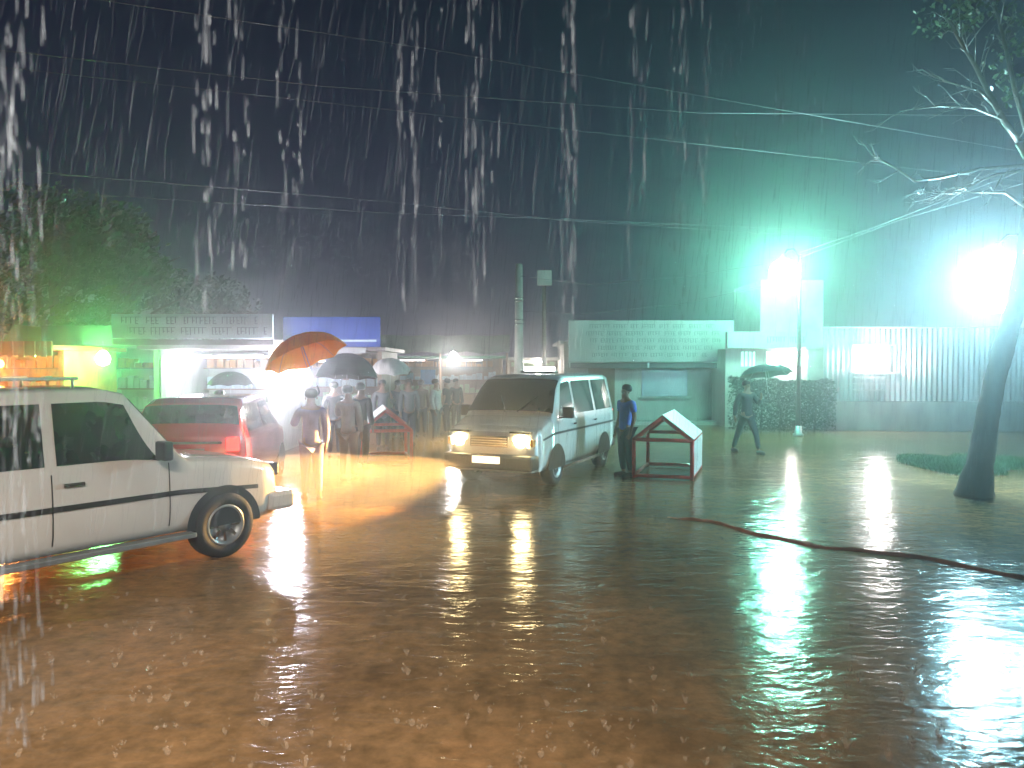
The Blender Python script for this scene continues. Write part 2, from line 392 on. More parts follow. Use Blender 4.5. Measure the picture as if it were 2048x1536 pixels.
# ---- near cream off-roader on the left, driving right and away
suvg = thing('jeep', 'large cream white off-roader crossing close at the left edge with dark windows', 'car')
suv = Car(top=[(-2.15, 1.55), (-2.08, 1.80), (-1.8, 1.88), (.1, 1.89), (.32, 1.84), (.82, 1.22), (.92, 1.14), (1.7, 1.06), (1.98, .98), (2.1, .84)],
          plan=[(-2.15, .82), (-2.0, .88), (1.4, .88), (1.85, .84), (2.05, .76), (2.1, .70)], belt=1.10, sill=.36, inset=.13, roof=1.89)
suv.shell().build('body', M_cream, suvg)
m = MB(); suv.across(m, .80, .36, .93, .90); m.build('windscreen', M_glass, suvg)
for s_ in (1, -1):
    m = MB(); suv.patch(m, -.35, .62, .53, .76, s_, xb2=.30); m.build('side_window', M_glass, suvg)
    m = MB(); suv.patch(m, -1.22, -.45, .53, .76, s_); m.build('side_window', M_glass, suvg)
    m = MB(); suv.patch(m, -2.0, -1.32, .53, .76, s_, xa2=-1.92); m.build('side_window', M_glass, suvg)
    m = MB(); suv.patch(m, -2.0, 1.75, .27, .305, s_, .014); m.build('side_moulding', M_dark, suvg)
    for xx in (.70, -.40, -1.27): m = MB(); suv.patch(m, xx-.006, xx+.006, .06, .5, s_, .003); m.build('door_seam', M_dark, suvg)
    for xx in (-.22, -1.1):
        m = MB(); p = suv.P(xx, .43, s_); m.box(p.x-.09, p.x+.09, min(p.y, p.y+.035*s_), max(p.y, p.y+.035*s_), p.z-.016, p.z+.016); m.build('door_handle', M_chrome, suvg)
    m = MB(); m.box(-.95, .95, s_*.84-.04 if s_ > 0 else s_*.96, s_*.96 if s_ > 0 else -.80, .30, .35); m.build('side_step', M_steel, suvg, bevel=.01)
    arch(suv, suvg, 1.32, .36, s_); arch(suv, suvg, -1.30, .36, s_)
    wheel(suvg, 1.32, .79*s_, .36, .22); wheel(suvg, -1.30, .79*s_, .36, .22)
    m = MB(); m.box(.52, .62, s_*.93, s_*1.12, 1.15, 1.34); m.tube([(.6, s_*.84, 1.14), (.58, s_*1.0, 1.2)], .02, 6); m.build('mirror', M_blackpl, suvg, bevel=.02)
    m = MB(); m.box(1.96, 2.12, s_*.63-.11, s_*.63+.11, .80, .95); m.build('headlight', M_chrome, suvg, bevel=.02)
    m = MB(); m.box(-2.19, -2.12, s_*.75-.06, s_*.75+.06, .8, 1.15); m.build('tail_light', M_tail, suvg)
    m = MB(); m.tube([(-1.75, s_*.60, 1.97), (-.05, s_*.60, 1.97)], .016, 8)
    for xx in (-1.7, -.9, -.1): m.tube([(xx, s_*.60, 1.87), (xx, s_*.60, 1.97)], .014, 6)
    m.build('roof_rail', M_steel, suvg)
m = MB(); m.box(2.06, 2.13, -.40, .40, .70, .92); m.build('grille', M_dark, suvg, bevel=.02)
m = MB(); m.box(1.92, 2.28, -.84, .84, .40, .62); m.build('bumper', M_cream, suvg, bevel=.05)
m = MB(); m.box(-2.3, -2.05, -.84, .84, .40, .62); m.build('rear_bumper', M_blackpl, suvg, bevel=.05)
m = MB(); m.lathe([(.001, -.1), (.30, -.1), (.34, -.05), (.34, .05), (.30, .1), (.001, .1)], 28, Matrix.Translation((-2.28, .1, 1.05)) @ Matrix.Rotation(PI/2, 4, 'Y')); m.build('spare_wheel', M_rubber, suvg)
hs = Vector((.60, .80)); sv = Vector((-hs.y, hs.x))
nose = Vector((-2.65, 8.78)); cs = nose + sv*.88 - hs*2.12
suvg.location = (cs.x, cs.y, 0); suvg.rotation_euler = (0, 0, math.atan2(hs.y, hs.x))

# ---- red hatchback seen from behind over the off-roader's bonnet
redg = thing('hatchback', 'red hatchback seen from behind beyond the cream off-roader bonnet', 'car')
red = Car(top=[(-1.85, 1.05), (-1.8, 1.18), (-1.55, 1.52), (-1.3, 1.60), (.3, 1.60), (1.0, 1.05), (1.8, .88), (1.9, .75)],
          plan=[(-1.85, .76), (-1.75, .82), (1.4, .82), (1.8, .74), (1.9, .66)], belt=1.02, sill=.28, inset=.14, roof=1.6)
red.shell().build('body', M_redcar, redg)
m = MB(); red.across(m, -1.765, -1.57, .86, .80, .012); m.build('rear_window', M_glass, redg)
m = MB(); red.across(m, .95, .36, .92, .88); m.build('windscreen', M_glass, redg)
for s_ in (1, -1):
    m = MB(); red.patch(m, -.3, .82, .53, .76, s_, xb2=.34); m.build('side_window', M_glass, redg)
    m = MB(); red.patch(m, -1.4, -.4, .53, .76, s_, xa2=-1.25); m.build('side_window', M_glass, redg)
    m = MB(); m.box(-1.89, -1.75, s_*.66-.09, s_*.66+.09, .82, 1.02); m.build('tail_light', M_tail, redg, bevel=.02)
    arch(red, redg, 1.2, .29, s_); arch(red, redg, -1.2, .29, s_)
    wheel(redg, 1.2, .73*s_, .29, .18); wheel(redg, -1.2, .73*s_, .29, .18)
m = MB(); m.box(-2.0, -1.75, -.78, .78, .36, .62); m.build('rear_bumper', M_redcar, redg, bevel=.05)
m = MB(); m.box(-1.875, -1.85, -.50, .50, .93, .965); m.build('tailgate_trim', M_chrome, redg)
m = MB(); m.box(-1.87, -1.85, -.25, .25, .74, .86); m.build('number_plate', M_sign, redg)
p = W(440, 900, 12.9); redg.location = (p.x, 12.9, 0); redg.rotation_euler = (0, 0, R(97))

# ------------------------------------------------------------------ house-shaped barriers
def barrier(label, loc, rz, panel_sides):
    t = thing('barrier', label, 'barrier', loc, rz, 'red tube barriers shaped like small houses')
    wdt, ln, eh, ah = 1.06, 1.7, .72, 1.14
    r = .038
    for y in (0, ln):
        for x in (-wdt/2, wdt/2):
            m = MB(); m.tube([(x, y, 0), (x, y, eh)], r, 8); m.build('post', M_redframe, t)
            m = MB(); m.tube([(x, y, eh), (0, y, ah)], r, 8); m.build('rafter', M_redframe, t)
        m = MB(); m.tube([(-wdt/2, y, eh), (wdt/2, y, eh)], r*.95, 8); m.build('crossbar', M_redframe, t)
        m = MB(); m.tube([(-wdt/2, y, .05), (wdt/2, y, .05)], r*.95, 8); m.build('crossbar', M_redframe, t)
    for (x, z) in ((-wdt/2, .05), (wdt/2, .05), (-wdt/2, eh), (wdt/2, eh), (0, ah)):
        m = MB(); m.tube([(x, 0, z), (x, ln, z)], r*.9, 8); m.build('rail', M_redframe, t)
    for sd in panel_sides:
        m = MB()
        m.add([(sd*.0, -.03, ah+.035), (sd*(wdt/2+.03), -.03, eh+.02), (sd*(wdt/2+.03), ln+.03, eh+.02), (0, ln+.03, ah+.035),
               (sd*.0, -.03, ah+.05), (sd*(wdt/2+.035), -.03, eh+.035), (sd*(wdt/2+.035), ln+.03, eh+.035), (0, ln+.03, ah+.05)],
              [(0,1,2,3),(4,5,6,7),(0,1,5,4),(1,2,6,5),(2,3,7,6),(3,0,4,7)])
        m.build('roof_panel', M_whitesheet, t)
        m = MB(); m.box(sd*(wdt/2+.03)-.006, sd*(wdt/2+.03)+.006, .02, ln-.02, .08, eh-.02); m.build('side_panel', M_whitesheet, t)
    return t
a0 = G(1326, 959)
barrier('red tube house-shaped barrier with white side and roof sheets right of the man in blue', (a0[0], a0[1], 0), R(-19), (1,))
a1 = W(772, 880, 15.7)
barrier('red tube house-shaped barrier with a white roof sheet half hidden left of the van', (a1.x, 15.7, 0), R(12), (-1,))

# ------------------------------------------------------------------ people
def skin_mesh(joints, edges, name, m, parent=None, sub=1):
    """joints: list of (pos, radius); grow one continuous surface"""
    me = bpy.data.meshes.new(name+'_cage'); me.from_pydata([j[0] for j in joints], edges, [])
    ob = bpy.data.objects.new('cage', me); C.objects.link(ob)
    md = ob.modifiers.new('s', 'SKIN'); md.use_smooth_shade = True; md.branch_smoothing = .5
    sd = me.skin_vertices[0].data
    for i, j in enumerate(joints):
        r = j[1]; sd[i].radius = (r, r) if not isinstance(r, tuple) else r
        sd[i].use_root = (i == 0)
    ss = ob.modifiers.new('u', 'SUBSURF'); ss.levels = sub; ss.render_levels = sub
    dg = bpy.context.evaluated_depsgraph_get(); ev = ob.evaluated_get(dg)
    new = bpy.data.meshes.new_from_object(ev); new.name = name
    bpy.data.objects.remove(ob, do_unlink=True)
    new.materials.clear(); new.materials.append(m)
    for p_ in new.polygons: p_.use_smooth = True
    o = bpy.data.objects.new(name, new); C.objects.link(o)
    if parent: o.parent = parent
    return o
def person(label, loc, rz, shirt, trousers, pose='stand', sleeve='short', scale=1.0, group=None, raise_arm=None, stride=0):
    J = {}
    J['pelvis'] = ((0, 0, .95), .125); J['waist'] = ((0, .01, 1.08), .115); J['chest'] = ((0, .0, 1.27), .135); J['uchest'] = ((0, .01, 1.38), .11)
    J['neck'] = ((0, .01, 1.46), .055); J['jaw'] = ((0, -.015, 1.535), .068); J['head'] = ((0, -.005, 1.61), .088); J['crown'] = ((0, .005, 1.67), .068)
    J['nose'] = ((0, -.105, 1.585), .013); J['chin'] = ((0, -.075, 1.53), .026)
    for s_, k in ((-1, 'l'), (1, 'r')):
        st = stride*s_
        J['sh'+k] = ((.175*s_, .01, 1.40), .062)
        if raise_arm == k:
            J['el'+k] = ((.26*s_, -.12, 1.17), .044); J['wr'+k] = ((.17*s_, -.30, 1.30), .031); J['pa'+k] = ((.15*s_, -.35, 1.36), .034); fdir = Vector((-.02*s_, -.02, .06))
        else:
            J['el'+k] = ((.225*s_, .03-.25*st*.4, 1.12), .044); J['wr'+k] = ((.225*s_, -.06-.5*st*.5, .88), .030); J['pa'+k] = ((.222*s_, -.08-.5*st*.5, .80), .034); fdir = Vector((0, -.012, -.055))
        p0 = Vector(J['pa'+k][0])
        for f in range(4):
            off = Vector((0, (f-1.5)*.019, 0)); ln = (.85, 1.05, 1.0, .8)[f]
            J['f%d%s' % (f, k)] = (p0+off+fdir*ln*.8, .010); J['g%d%s' % (f, k)] = (p0+off*1.1+fdir*ln*1.5+Vector((-.012*s_, -.004, 0)), .008)
        J['t1'+k] = (p0+Vector((-.02*s_, -.038, 0))+fdir*.25, .011); J['t2'+k] = (p0+Vector((-.03*s_, -.05, 0))+fdir*.8, .009)
        J['hp'+k] = ((.085*s_, 0, .86), .095); J['kn'+k] = ((.10*s_, -.02-st*.22, .49), .06); J['an'+k] = ((.105*s_, .03-st*.38, .10), .04)
        J['he'+k] = ((.105*s_, .05-st*.38, .045), .036); J['to'+k] = ((.12*s_, -.14-st*.38, .035), .032)
    E = [('pelvis','waist'),('waist','chest'),('chest','uchest'),('uchest','neck'),('neck','jaw'),('jaw','head'),('head','crown'),('head','nose'),('jaw','chin')]
    for k in 'lr':
        E += [('uchest','sh'+k),('sh'+k,'el'+k),('el'+k,'wr'+k),('wr'+k,'pa'+k),('pelvis','hp'+k),('hp'+k,'kn'+k),('kn'+k,'an'+k),('an'+k,'he'+k),('he'+k,'to'+k),('pa'+k,'t1'+k),('t1'+k,'t2'+k)]
        for f in range(4): E += [('pa'+k, 'f%d%s' % (f, k)), ('f%d%s' % (f, k), 'g%d%s' % (f, k))]
    def grow(keys, name, m, parent, extra=0, rep={}):
        ks = list(keys); idx = {k: i for i, k in enumerate(ks)}
        jj = [(rep[k] if k in rep else (J[k][0], J[k][1]+extra)) for k in ks]
        ee = [(idx[a], idx[b]) for a, b in E if a in idx and b in idx]
        return skin_mesh(jj, ee, name, m, parent)
    body = grow(J.keys(), 'person', M_skin, None)
    tag(body, label, 'person', group)
    rep = {}
    for k in 'lr':
        a, b = Vector(J['sh'+k][0]), Vector(J['el'+k][0])
        if sleeve == 'short': rep['el'+k] = (a.lerp(b, .75), .062)
    sk = ['waist', 'pelvis', 'chest', 'uchest'] + ['sh'+k for k in 'lr'] + ['el'+k for k in 'lr']
    if sleeve == 'long': sk += ['wr'+k for k in 'lr']
    rep['pelvis'] = ((0, 0, .86), .152)
    grow(sk, 'shirt', shirt, body, .022, rep)
    grow(['pelvis'] + [a+k for k in 'lr' for a in ('hp', 'kn', 'an')], 'trousers', trousers, body, .018, {})
    m = MB(); m.lathe([(.001, -.01), (.088, -.005), (.104, .035), (.098, .08), (.065, .118), (.001, .128)], 18, Matrix.Translation((0, .018, 1.615)) @ Matrix.Rotation(R(-14), 4, 'X')); m.build('hair', M_hair, body)
    for k in 'lr':
        h = Vector(J['he'+k][0]); t = Vector(J['to'+k][0])
        m = MB(); m.tube([h+Vector((0, .04, -.008)), h+Vector((0, 0, 0)), h.lerp(t, .5)+Vector((0, 0, .0)), t, t+Vector((0, -.04, -.01))], [.025, .048, .046, .043, .02], 10); m.build('shoe', M_dark, body)
    for s_ in (-1, 1):
        m = MB(); m.lathe([(.001, -.02), (.02, -.015), (.026, 0), (.018, .015), (.001, .018)], 8, Matrix.Translation((.088*s_, .0, 1.585)) @ Matrix.Scale(.4, 4, (1, 0, 0))); m.build('ear', M_skin, body)
        m = MB(); m.lathe([(.001, -.011), (.009, -.006), (.011, 0), (.009, .006), (.001, .011)], 8, Matrix.Translation((.032*s_, -.082, 1.612))); m.build('eye', M_hair, body)
    body.location = loc; body.rotation_euler = (0, 0, rz); body.scale = (scale,)*3
    return body
def umbrella(label, top, tilt, az, rad, m_c, drop=.30, shaft=.95, roll=0):
    t = thing('umbrella', label, 'umbrella', top, az, 'umbrellas held up in the rain')
    t.rotation_euler = (tilt, roll, az)
    m = MB(); n = 8; rg = 7; sg = 6; vs = []; N_ = n*sg
    for i in range(rg+1):
        u = i/rg
        for j in range(N_):
            th = 2*PI*j/N_; fr = (j % sg)/sg; sc_ = 1-.09*math.sin(fr*PI)*u**2
            a = u*1.12; rr = rad*math.sin(a)/math.sin(1.12)*sc_
            z = -drop*(1-math.cos(a))/(1-math.cos(1.12)) + .025*math.sin(fr*PI)*u
            vs.append(Vector((rr*math.cos(th), rr*math.sin(th), z)))
    fs = [(i*N_+j, i*N_+(j+1) % N_, (i+1)*N_+(j+1) % N_, (i+1)*N_+j) for i in range(rg) for j in range(N_)]
    k = len(vs); vs2 = [v-Vector((0, 0, .004)) for v in vs]; fs2 = [tuple(k+q for q in f[::-1]) for f in fs]
    rim = [(rg*N_+j, rg*N_+(j+1) % N_, k+rg*N_+(j+1) % N_, k+rg*N_+j) for j in range(N_)]
    m.add(vs+vs2, fs+fs2+rim, False); cn = m.build('canopy', m_c, t)
    m = MB()
    for q in range(n):
        th = 2*PI*q/n; m.tube([(rad*math.sin(u*1.12)/math.sin(1.12)*math.cos(th), rad*math.sin(u*1.12)/math.sin(1.12)*math.sin(th), -drop*(1-math.cos(u*1.12))/(1-math.cos(1.12))-.01) for u in (.02, .3, .6, .99)], .004, 4)
    m.build('rib', M_steel, cn)
    m = MB(); m.tube([(0, 0, -shaft), (0, 0, .05)], .007, 8); m.build('shaft', M_steel, t)
    m = MB(); m.tube([(0, 0, -shaft+.10), (0, 0, -shaft), (0.02, 0, -shaft-.03), (.05, 0, -shaft-.03), (.06, 0, -shaft)], .013, 8); m.build('handle', M_dark, t)
    return t
def cloth(n, c): return mat(n, c, .7, var=.3, scale=7, bump=.3)
K_blue = cloth('cloth_blue', (.06, .14, .62)); K_navy = cloth('cloth_navy', (.02, .03, .06)); K_purple = cloth('cloth_mauve', (.17, .15, .28))
K_khaki = cloth('cloth_khaki', (.22, .19, .15)); K_grey = cloth('cloth_grey', (.10, .11, .12)); K_black = cloth('cloth_black', (.02, .02, .025))
K_teal = cloth('cloth_teal', (.010, .022, .026)); K_white = cloth('cloth_white', (.45, .45, .45)); K_brown = cloth('cloth_brown', (.12, .07, .05)); K_yel = cloth('cloth_ochre', (.45, .28, .05))
person('person in a blue short-sleeved shirt and dark trousers standing between van and barrier', G(1252, 953), R(-60), K_blue, K_navy)
pU = G(1494, 906)
person('person in dark clothes walking under a dark green umbrella before the gate', pU, R(20), K_teal, K_teal, sleeve='long', raise_arm='r', stride=.9)
umbrella('wet dark green umbrella over the walker before the gate', (pU[0]+.34, pU[1]-.25, 2.12), R(-10), R(20), .62, M_umbg, .26, .80)
def at(px, D, z=0):
    return Vector(((px-1024)/1500*D, D, z))
def hold(px, D, rz, lab_p, shirt, tr, lab_u=None, mc=None, rad=.55, tilt=R(-8), zt=2.25, sc_=1.0, drop=.30):
    q = at(px, D); person(lab_p, q, rz, shirt, tr, sleeve='long', raise_arm='r' if lab_u else None, scale=sc_)
    if lab_u:
        M_ = Matrix.Rotation(rz, 4, 'Z'); o = M_ @ Vector((.15, -.35, 0))
        umbrella(lab_u, (q.x+o.x, q.y+o.y, zt), tilt, rz, rad, mc, drop, .95, R(18) if rad > .64 else 0)
hold(622, 11.6, R(200), 'person in mauve clothes under the orange umbrella beside the off-roader bonnet', K_purple, K_purple, 'big tilted orange umbrella over the person in mauve', M_umbo, .66, R(16), 2.55, 1.0, .36)
hold(696, 13.6, R(170), 'person in khaki under the black umbrella left of the half-hidden barrier', K_khaki, K_brown, 'large black umbrella over the person in khaki', M_umbb, .60, R(5), 2.32, 1.0, .46)
hold(722, 15.2, R(160), 'person in black standing between the khaki person and the half-hidden barrier', K_black, K_black)
hold(765, 18.5, R(20), 'person in grey under the small white umbrella behind the barrier', K_grey, K_black, 'small white umbrella behind the black umbrella', M_umbw, .50, R(14), 2.25)
hold(440, 13.6, R(150), 'person behind the red hatchback, hidden but for the head under an umbrella', K_grey, K_black, 'black umbrella whose crown rises above the red hatchback', M_umbb, .42, R(0), 1.98, .95, .26)
crowd = [(722, 17.5, 140, K_grey, K_navy, 'person in a grey shirt behind the black umbrella'),
         (795, 21, 200, K_navy, K_black, 'person in navy standing behind the barrier roof'),
         (818, 19.5, 10, K_grey, K_navy, 'person in a grey shirt facing the camera at the market'),
         (842, 22, 190, K_brown, K_black, 'person in brown with back turned at the market'),
         (872, 20.5, 70, K_white, K_grey, 'person in a pale shirt beside the van at the market'),
         (893, 22.5, 250, K_black, K_black, 'person in black just left of the van windscreen'),
         (912, 24.5, 30, K_teal, K_black, 'person in dark teal half hidden by the van'),
         (668, 17.0, 190, K_black, K_navy, 'person in a black shirt under the orange umbrella edge')]
for (px, D, rz, a, b, lb) in crowd:
    q = at(px, D); person(lb, q, R(rz), a, b, sleeve='short' if px % 2 else 'long', scale=random.uniform(.95, 1.03), group='people waiting at the market')

# ------------------------------------------------------------------ shops on the left
def board_text(m_, x0, x1, z0, z1, y, rows, ht, seed, fill=.85):
    rnd = random.Random(seed); m = MB()
    for i in range(rows):
        zc = z1-(i+.5)*(z1-z0)/rows; x = x0+rnd.uniform(0, .15)*(x1-x0); xe = x1-rnd.uniform(0, .12)*(x1-x0)
        while x < xe:
            wl = rnd.uniform(.25, .75)
            xx = x
            m.box(x, min(xe, x+wl), y-.006, y-.002, zc+ht*.42, zc+ht*.5)      # head line of the script
            while xx < min(xe, x+wl)-.04:
                k = rnd.random(); q = rnd.uniform(.05, .09)
                m.box(xx, xx+.022, y-.0065, y-.0022, zc-ht*.5*rnd.uniform(.5, 1), zc+ht*.42)
                if k > .4: m.box(xx+.022, xx+q*.8, y-.006, y-.002, zc-ht*.08, zc+ht*.02)
                if k > .7: m.box(xx, xx+q, y-.006, y-.002, zc-ht*.45, zc-ht*.34)
                xx += q+.02
            x += wl+.12
    return m
def shop(name, label, px0, px1, D, depth, h, wall_m, roof_m, front=2.5):
    """open-fronted shop, base at its front left corner"""
    a = at(px0, D); b = at(px1, D); wd = b.x-a.x
    t = thing(name, label, 'shop', (a.x, D, 0))
    MB().box(0, wd, depth-.12, depth, 0, h).build('back_wall', wall_m, t)
    MB().box(0, .12, 0, depth-.123, 0, h).build('side_wall', wall_m, t)
    MB().box(wd-.12, wd, 0, depth-.123, 0, h).build('side_wall', wall_m, t)
    MB().box(-.2, wd+.2, -.7, depth+.1, h+.003, h+.10).build('roof', roof_m, t)
    MB().box(.15, wd-.15, .25, .75, 0, .95).build('counter', M_wood, t, bevel=.01)
    for k in range(3):
        sh = MB().box(.13, wd-.13, depth-.5, depth-.125, .9+k*.55, .93+k*.55).build('shelf', M_wood, t)
        m = MB(); x = .2
        rnd = random.Random(k+int(px0))
        while x < wd-.4:
            bw = rnd.uniform(.08, .25); bh = rnd.uniform(.12, .38); m.box(x, x+bw, depth-.45, depth-.2, .931+k*.55, .931+k*.55+bh); x += bw+rnd.uniform(.01, .08)
        m.build('goods', [M_orange, M_sign, M_wallg, M_signc][(k+int(px0)) % 4], sh)
    return t, wd
def tube_lamp(parent, x0, x1, y, z):
    b_ = MB().box(x0, x1, y-.03, y+.03, z+.02, z+.06).build('lamp_batten', M_sign, parent)
    MB().tube([(x0+.03, y, z), (x1-.03, y, z)], .016, 8).build('tube', M_tube, b_)
def bulb(parent, loc, m, r=.06):
    o_ = MB().tube([(loc[0], loc[1], loc[2]+r), (loc[0], loc[1], loc[2]+r+.25)], .008, 6).build('bulb_cord', M_dark, parent)
    MB().lathe([(.001, -r), (r*.7, -r*.72), (r, 0), (r*.7, r*.72), (r*.3, r*1.2), (.001, r*1.25)], 14, Matrix.Translation(loc)).build('bulb', m, o_)

# red and orange stall at the far left
s1, w1 = shop('stall', 'small stall with red canopy and orange lit inside at the far left', -110, 128, 16.5, 2.2, 2.42, M_orange, M_tarpr)
m = MB()
for k in range(26):
    xa = -.2+k*(w1+.4)/26; xb = -.2+(k+1)*(w1+.4)/26
    m.box(xa, xb-.002, -.76+(.012 if k % 2 else 0), -.735+(.012 if k % 2 else 0), 2.30-(.0 if k % 2 else .03), 2.60)
m.build('valance', M_tarpr, s1)
bulb(s1, (w1*.52, -.2, 2.12), emit('bulb_yellow', (1, .6, .1), 30), .07)
pt = point('stall_bulb', (at(-110, 16.5).x+w1*.52, 16.2, 2.0), 260, (1.0, .30, .06), .05)
# olive tarpaulin tent behind it
tt = thing('tarpaulin_tent', 'olive yellow tarpaulin tent behind the red stall', 'tent', at(75, 19.5))
m = MB(); m.add([(-1.0, 0, 2.5), (.55, 0, 2.5), (.55, 2, 2.5), (-1.0, 2, 2.5), (-.6, 0, 3.15), (.45, 0, 3.05), (.45, 2, 3.05), (-.6, 2, 3.15)], [(0,1,5,4),(1,2,6,5),(2,3,7,6),(3,0,4,7),(4,5,6,7)]); m.build('tarpaulin', M_tarpy, tt)
for (x, y) in ((-.95, .05), (.5, .05), (-.95, 1.95), (.5, 1.95)): MB().tube([(x, y, 0), (x, y, 2.52)], .03, 8).build('pole', M_wood, tt)
# brown hut with the green bulb
s2, w2 = shop('hut', 'brown tin-roofed hut lit green by a bare bulb', 134, 318, 18.0, 2.4, 2.55, M_wallg, M_roof)
m = MB(); n_ = 34
for k in range(n_):
    xa = -.15+k*(w2+.3)/n_; xb = xa+(w2+.3)/n_; z_ = .018*(k % 2)
    m.add([(xa, -.72, 2.62+z_), (xb, -.72, 2.62+.018-z_), (xb, -.72+.002, 3.0+.018-z_), (xa, -.718, 3.0+z_)], [(0, 1, 2, 3)])
m.build('fascia', M_roof, s2)
gb = W(206, 718, 17.1)
bulb(s2, (gb.x-at(134, 18).x, -.9, gb.z), emit('bulb_green', (.45, 1, .45), 18), .16)
point('hut_bulb', (gb.x, 16.9, gb.z), 420, (.15, 1.0, .22), .14)
# big shop with pale sign and bright tubes
s3, w3 = shop('shop', 'brightly lit white shop under a long pale blue signboard', 322, 548, 17.5, 2.6, 2.45, M_wallp, M_conc)
for (xa, xb, y, z) in ((.2, 1.25, -.15, 2.28), (1.35, 2.45, -.15, 2.28), (.4, 1.5, 1.2, 2.30), (1.5, 2.4, 1.2, 2.3)): tube_lamp(s3, xa, xb, y, z)
point('shop_tubes', (at(380, 17).x, 17.0, 2.25), 170, (.88, .86, 1.0), .25)
x3 = at(322, 17.5).x
bulb(s3, (at(576, 16.9).x-x3, -.60, 1.93), emit('bulb_white', (1, .97, 1), 32), .17)
point('shop_floodlamp', (at(576, 16.9).x, 16.72, 1.93), 950, (.90, .88, 1.0), .2)
za, zb = W(0, 677, 16.6).z, W(0, 628, 16.6).z; xa, xb = at(224, 16.6).x-x3, at(546, 16.6).x-x3
sb = MB().box(xa, xb, -.9, -.82, za, zb).build('signboard', M_signc, s3, bevel=.01)
board_text(None, xa+.1, xb-.1, za+.05, zb-.03, -.9, 2, .17, 3).build('lettering', M_inkl, sb)
MB().box(xa, xb, -.86, .0, za-.14, za-.02).build('awning', M_roof, s3)
# blue signboard shop
s4, w4 = shop('shop', 'dim shop under a plain blue signboard behind the umbrellas', 566, 764, 19.5, 2.6, 2.45, M_wallb, M_roof)
za, zb = W(0, 694, 18.8).z, W(0, 634, 18.8).z; x4 = at(566, 19.5).x; xa, xb = at(568, 18.8).x-x4, at(762, 18.8).x-x4
sb = MB().box(xa, xb, -.76, -.71, za, zb).build('signboard', M_signb, s4, bevel=.01)
MB().box(xb-1.1, xb-.1, -.768, -.762, za+.13, za+.18).build('sign_stripe', M_signc, sb)
tube_lamp(s4, .2, 1.2, .3, 2.2); MB().box(1.55, 2.3, -.74, -.71, za-.16, za-.02).build('name_strip', M_sign, s4)

# ------------------------------------------------------------------ central market
s5, w5 = shop('market_stall', 'long market stall with a green tarpaulin roof and a white lamp behind the van', 770, 1004, 29, 3, 2.35, M_wallb, M_tarpg)
m = MB(); z1_ = W(0, 668, 28).z; z0_ = W(0, 706, 28).z
n_ = 16
for k in range(n_):
    xa = -.3+k*(w5+.6)/n_; xb = xa+(w5+.6)/n_; s_a = .05*math.sin(k*1.3); s_b = .05*math.sin((k+1)*1.3)
    m.add([(xa, -1.4, z0_+s_a), (xb, -1.4, z0_+s_b), (xb, .2, z1_+s_b*.5), (xa, .2, z1_+s_a*.5)], [(0, 1, 2, 3)], True)
m.build('canopy', M_tarpg, s5)
for x in (-.2, w5/2, w5+.2): MB().tube([(x, -1.35, 0), (x, -1.35, z0_)], .04, 8).build('pole', M_wood, s5)
tube_lamp(s5, .4, 1.6, -.3, 2.28); tube_lamp(s5, 2.6, 3.8, -.3, 2.28)
x5 = at(770, 29).x; lb = W(907, 716, 27.3)
bulb(s5, (lb.x-x5, -1.7, lb.z), emit('bulb_white_far', (1, .97, .92), 28), .18)
point('market_lamp', (lb.x, 27.1, lb.z-.05), 300, (1.0, .93, .88), .15)
rnd = random.Random(4)
for k in range(5):
    t = thing('crate', ['blue crate', 'pale crate', 'brown crate', 'grey crate', 'orange crate'][k]+' of goods on the ground before the market stall', 'crate', (x5+.3+k*.9, 26.4, 0), rnd.uniform(-.3, .3), 'crates before the market stall')
    c_ = [M_signb, M_sign, M_wood, M_conc, M_orange][k]
    m = MB()
    for z in (.05, .2, .35): m.box(-.3, .3, -.2, -.18, z, z+.1).box(-.3, .3, .18, .2, z, z+.1).box(-.3, -.28, -.179, .179, z, z+.1).box(.28, .3, -.179, .179, z, z+.1)
    m.box(-.28, .28, -.179, .179, .02, .04); m.build('slats', c_, t)
    m = MB()
    for i in range(14): m.lathe([(.001, -.05), (.045, -.03), (.05, 0), (.045, .03), (.001, .05)], 8, Matrix.Translation((rnd.uniform(-.22, .22), rnd.uniform(-.13, .13), .42)))
    m.build('fruit', M_orange, t)
# small hanging blue board
q = W(856, 755, 24)
t = thing('notice', 'small blue notice board on a post among the crowd', 'sign', (q.x, 24, 0))
MB().box(-.24, .24, -.02, .02, q.z-.22, q.z+.25).build('board', mat('notice_blue', (.10, .25, .50), .4), t)
MB().tube([(0, .035, 0), (0, .035, q.z+.2)], .015, 8).build('post', M_steel, t)
# stall with awning right of the market
s6, w6 = shop('market_stall', 'low dark stall under a grey roof right of the green market stall', 1012, 1136, 30, 2.5, 2.3, M_wallb, M_conc)
tube_lamp(s6, .6, 1.5, -.3, 2.22); point('stall_tube', (at(1075, 30).x, 29.3, 2.1), 200, (1, .9, .8), .1)

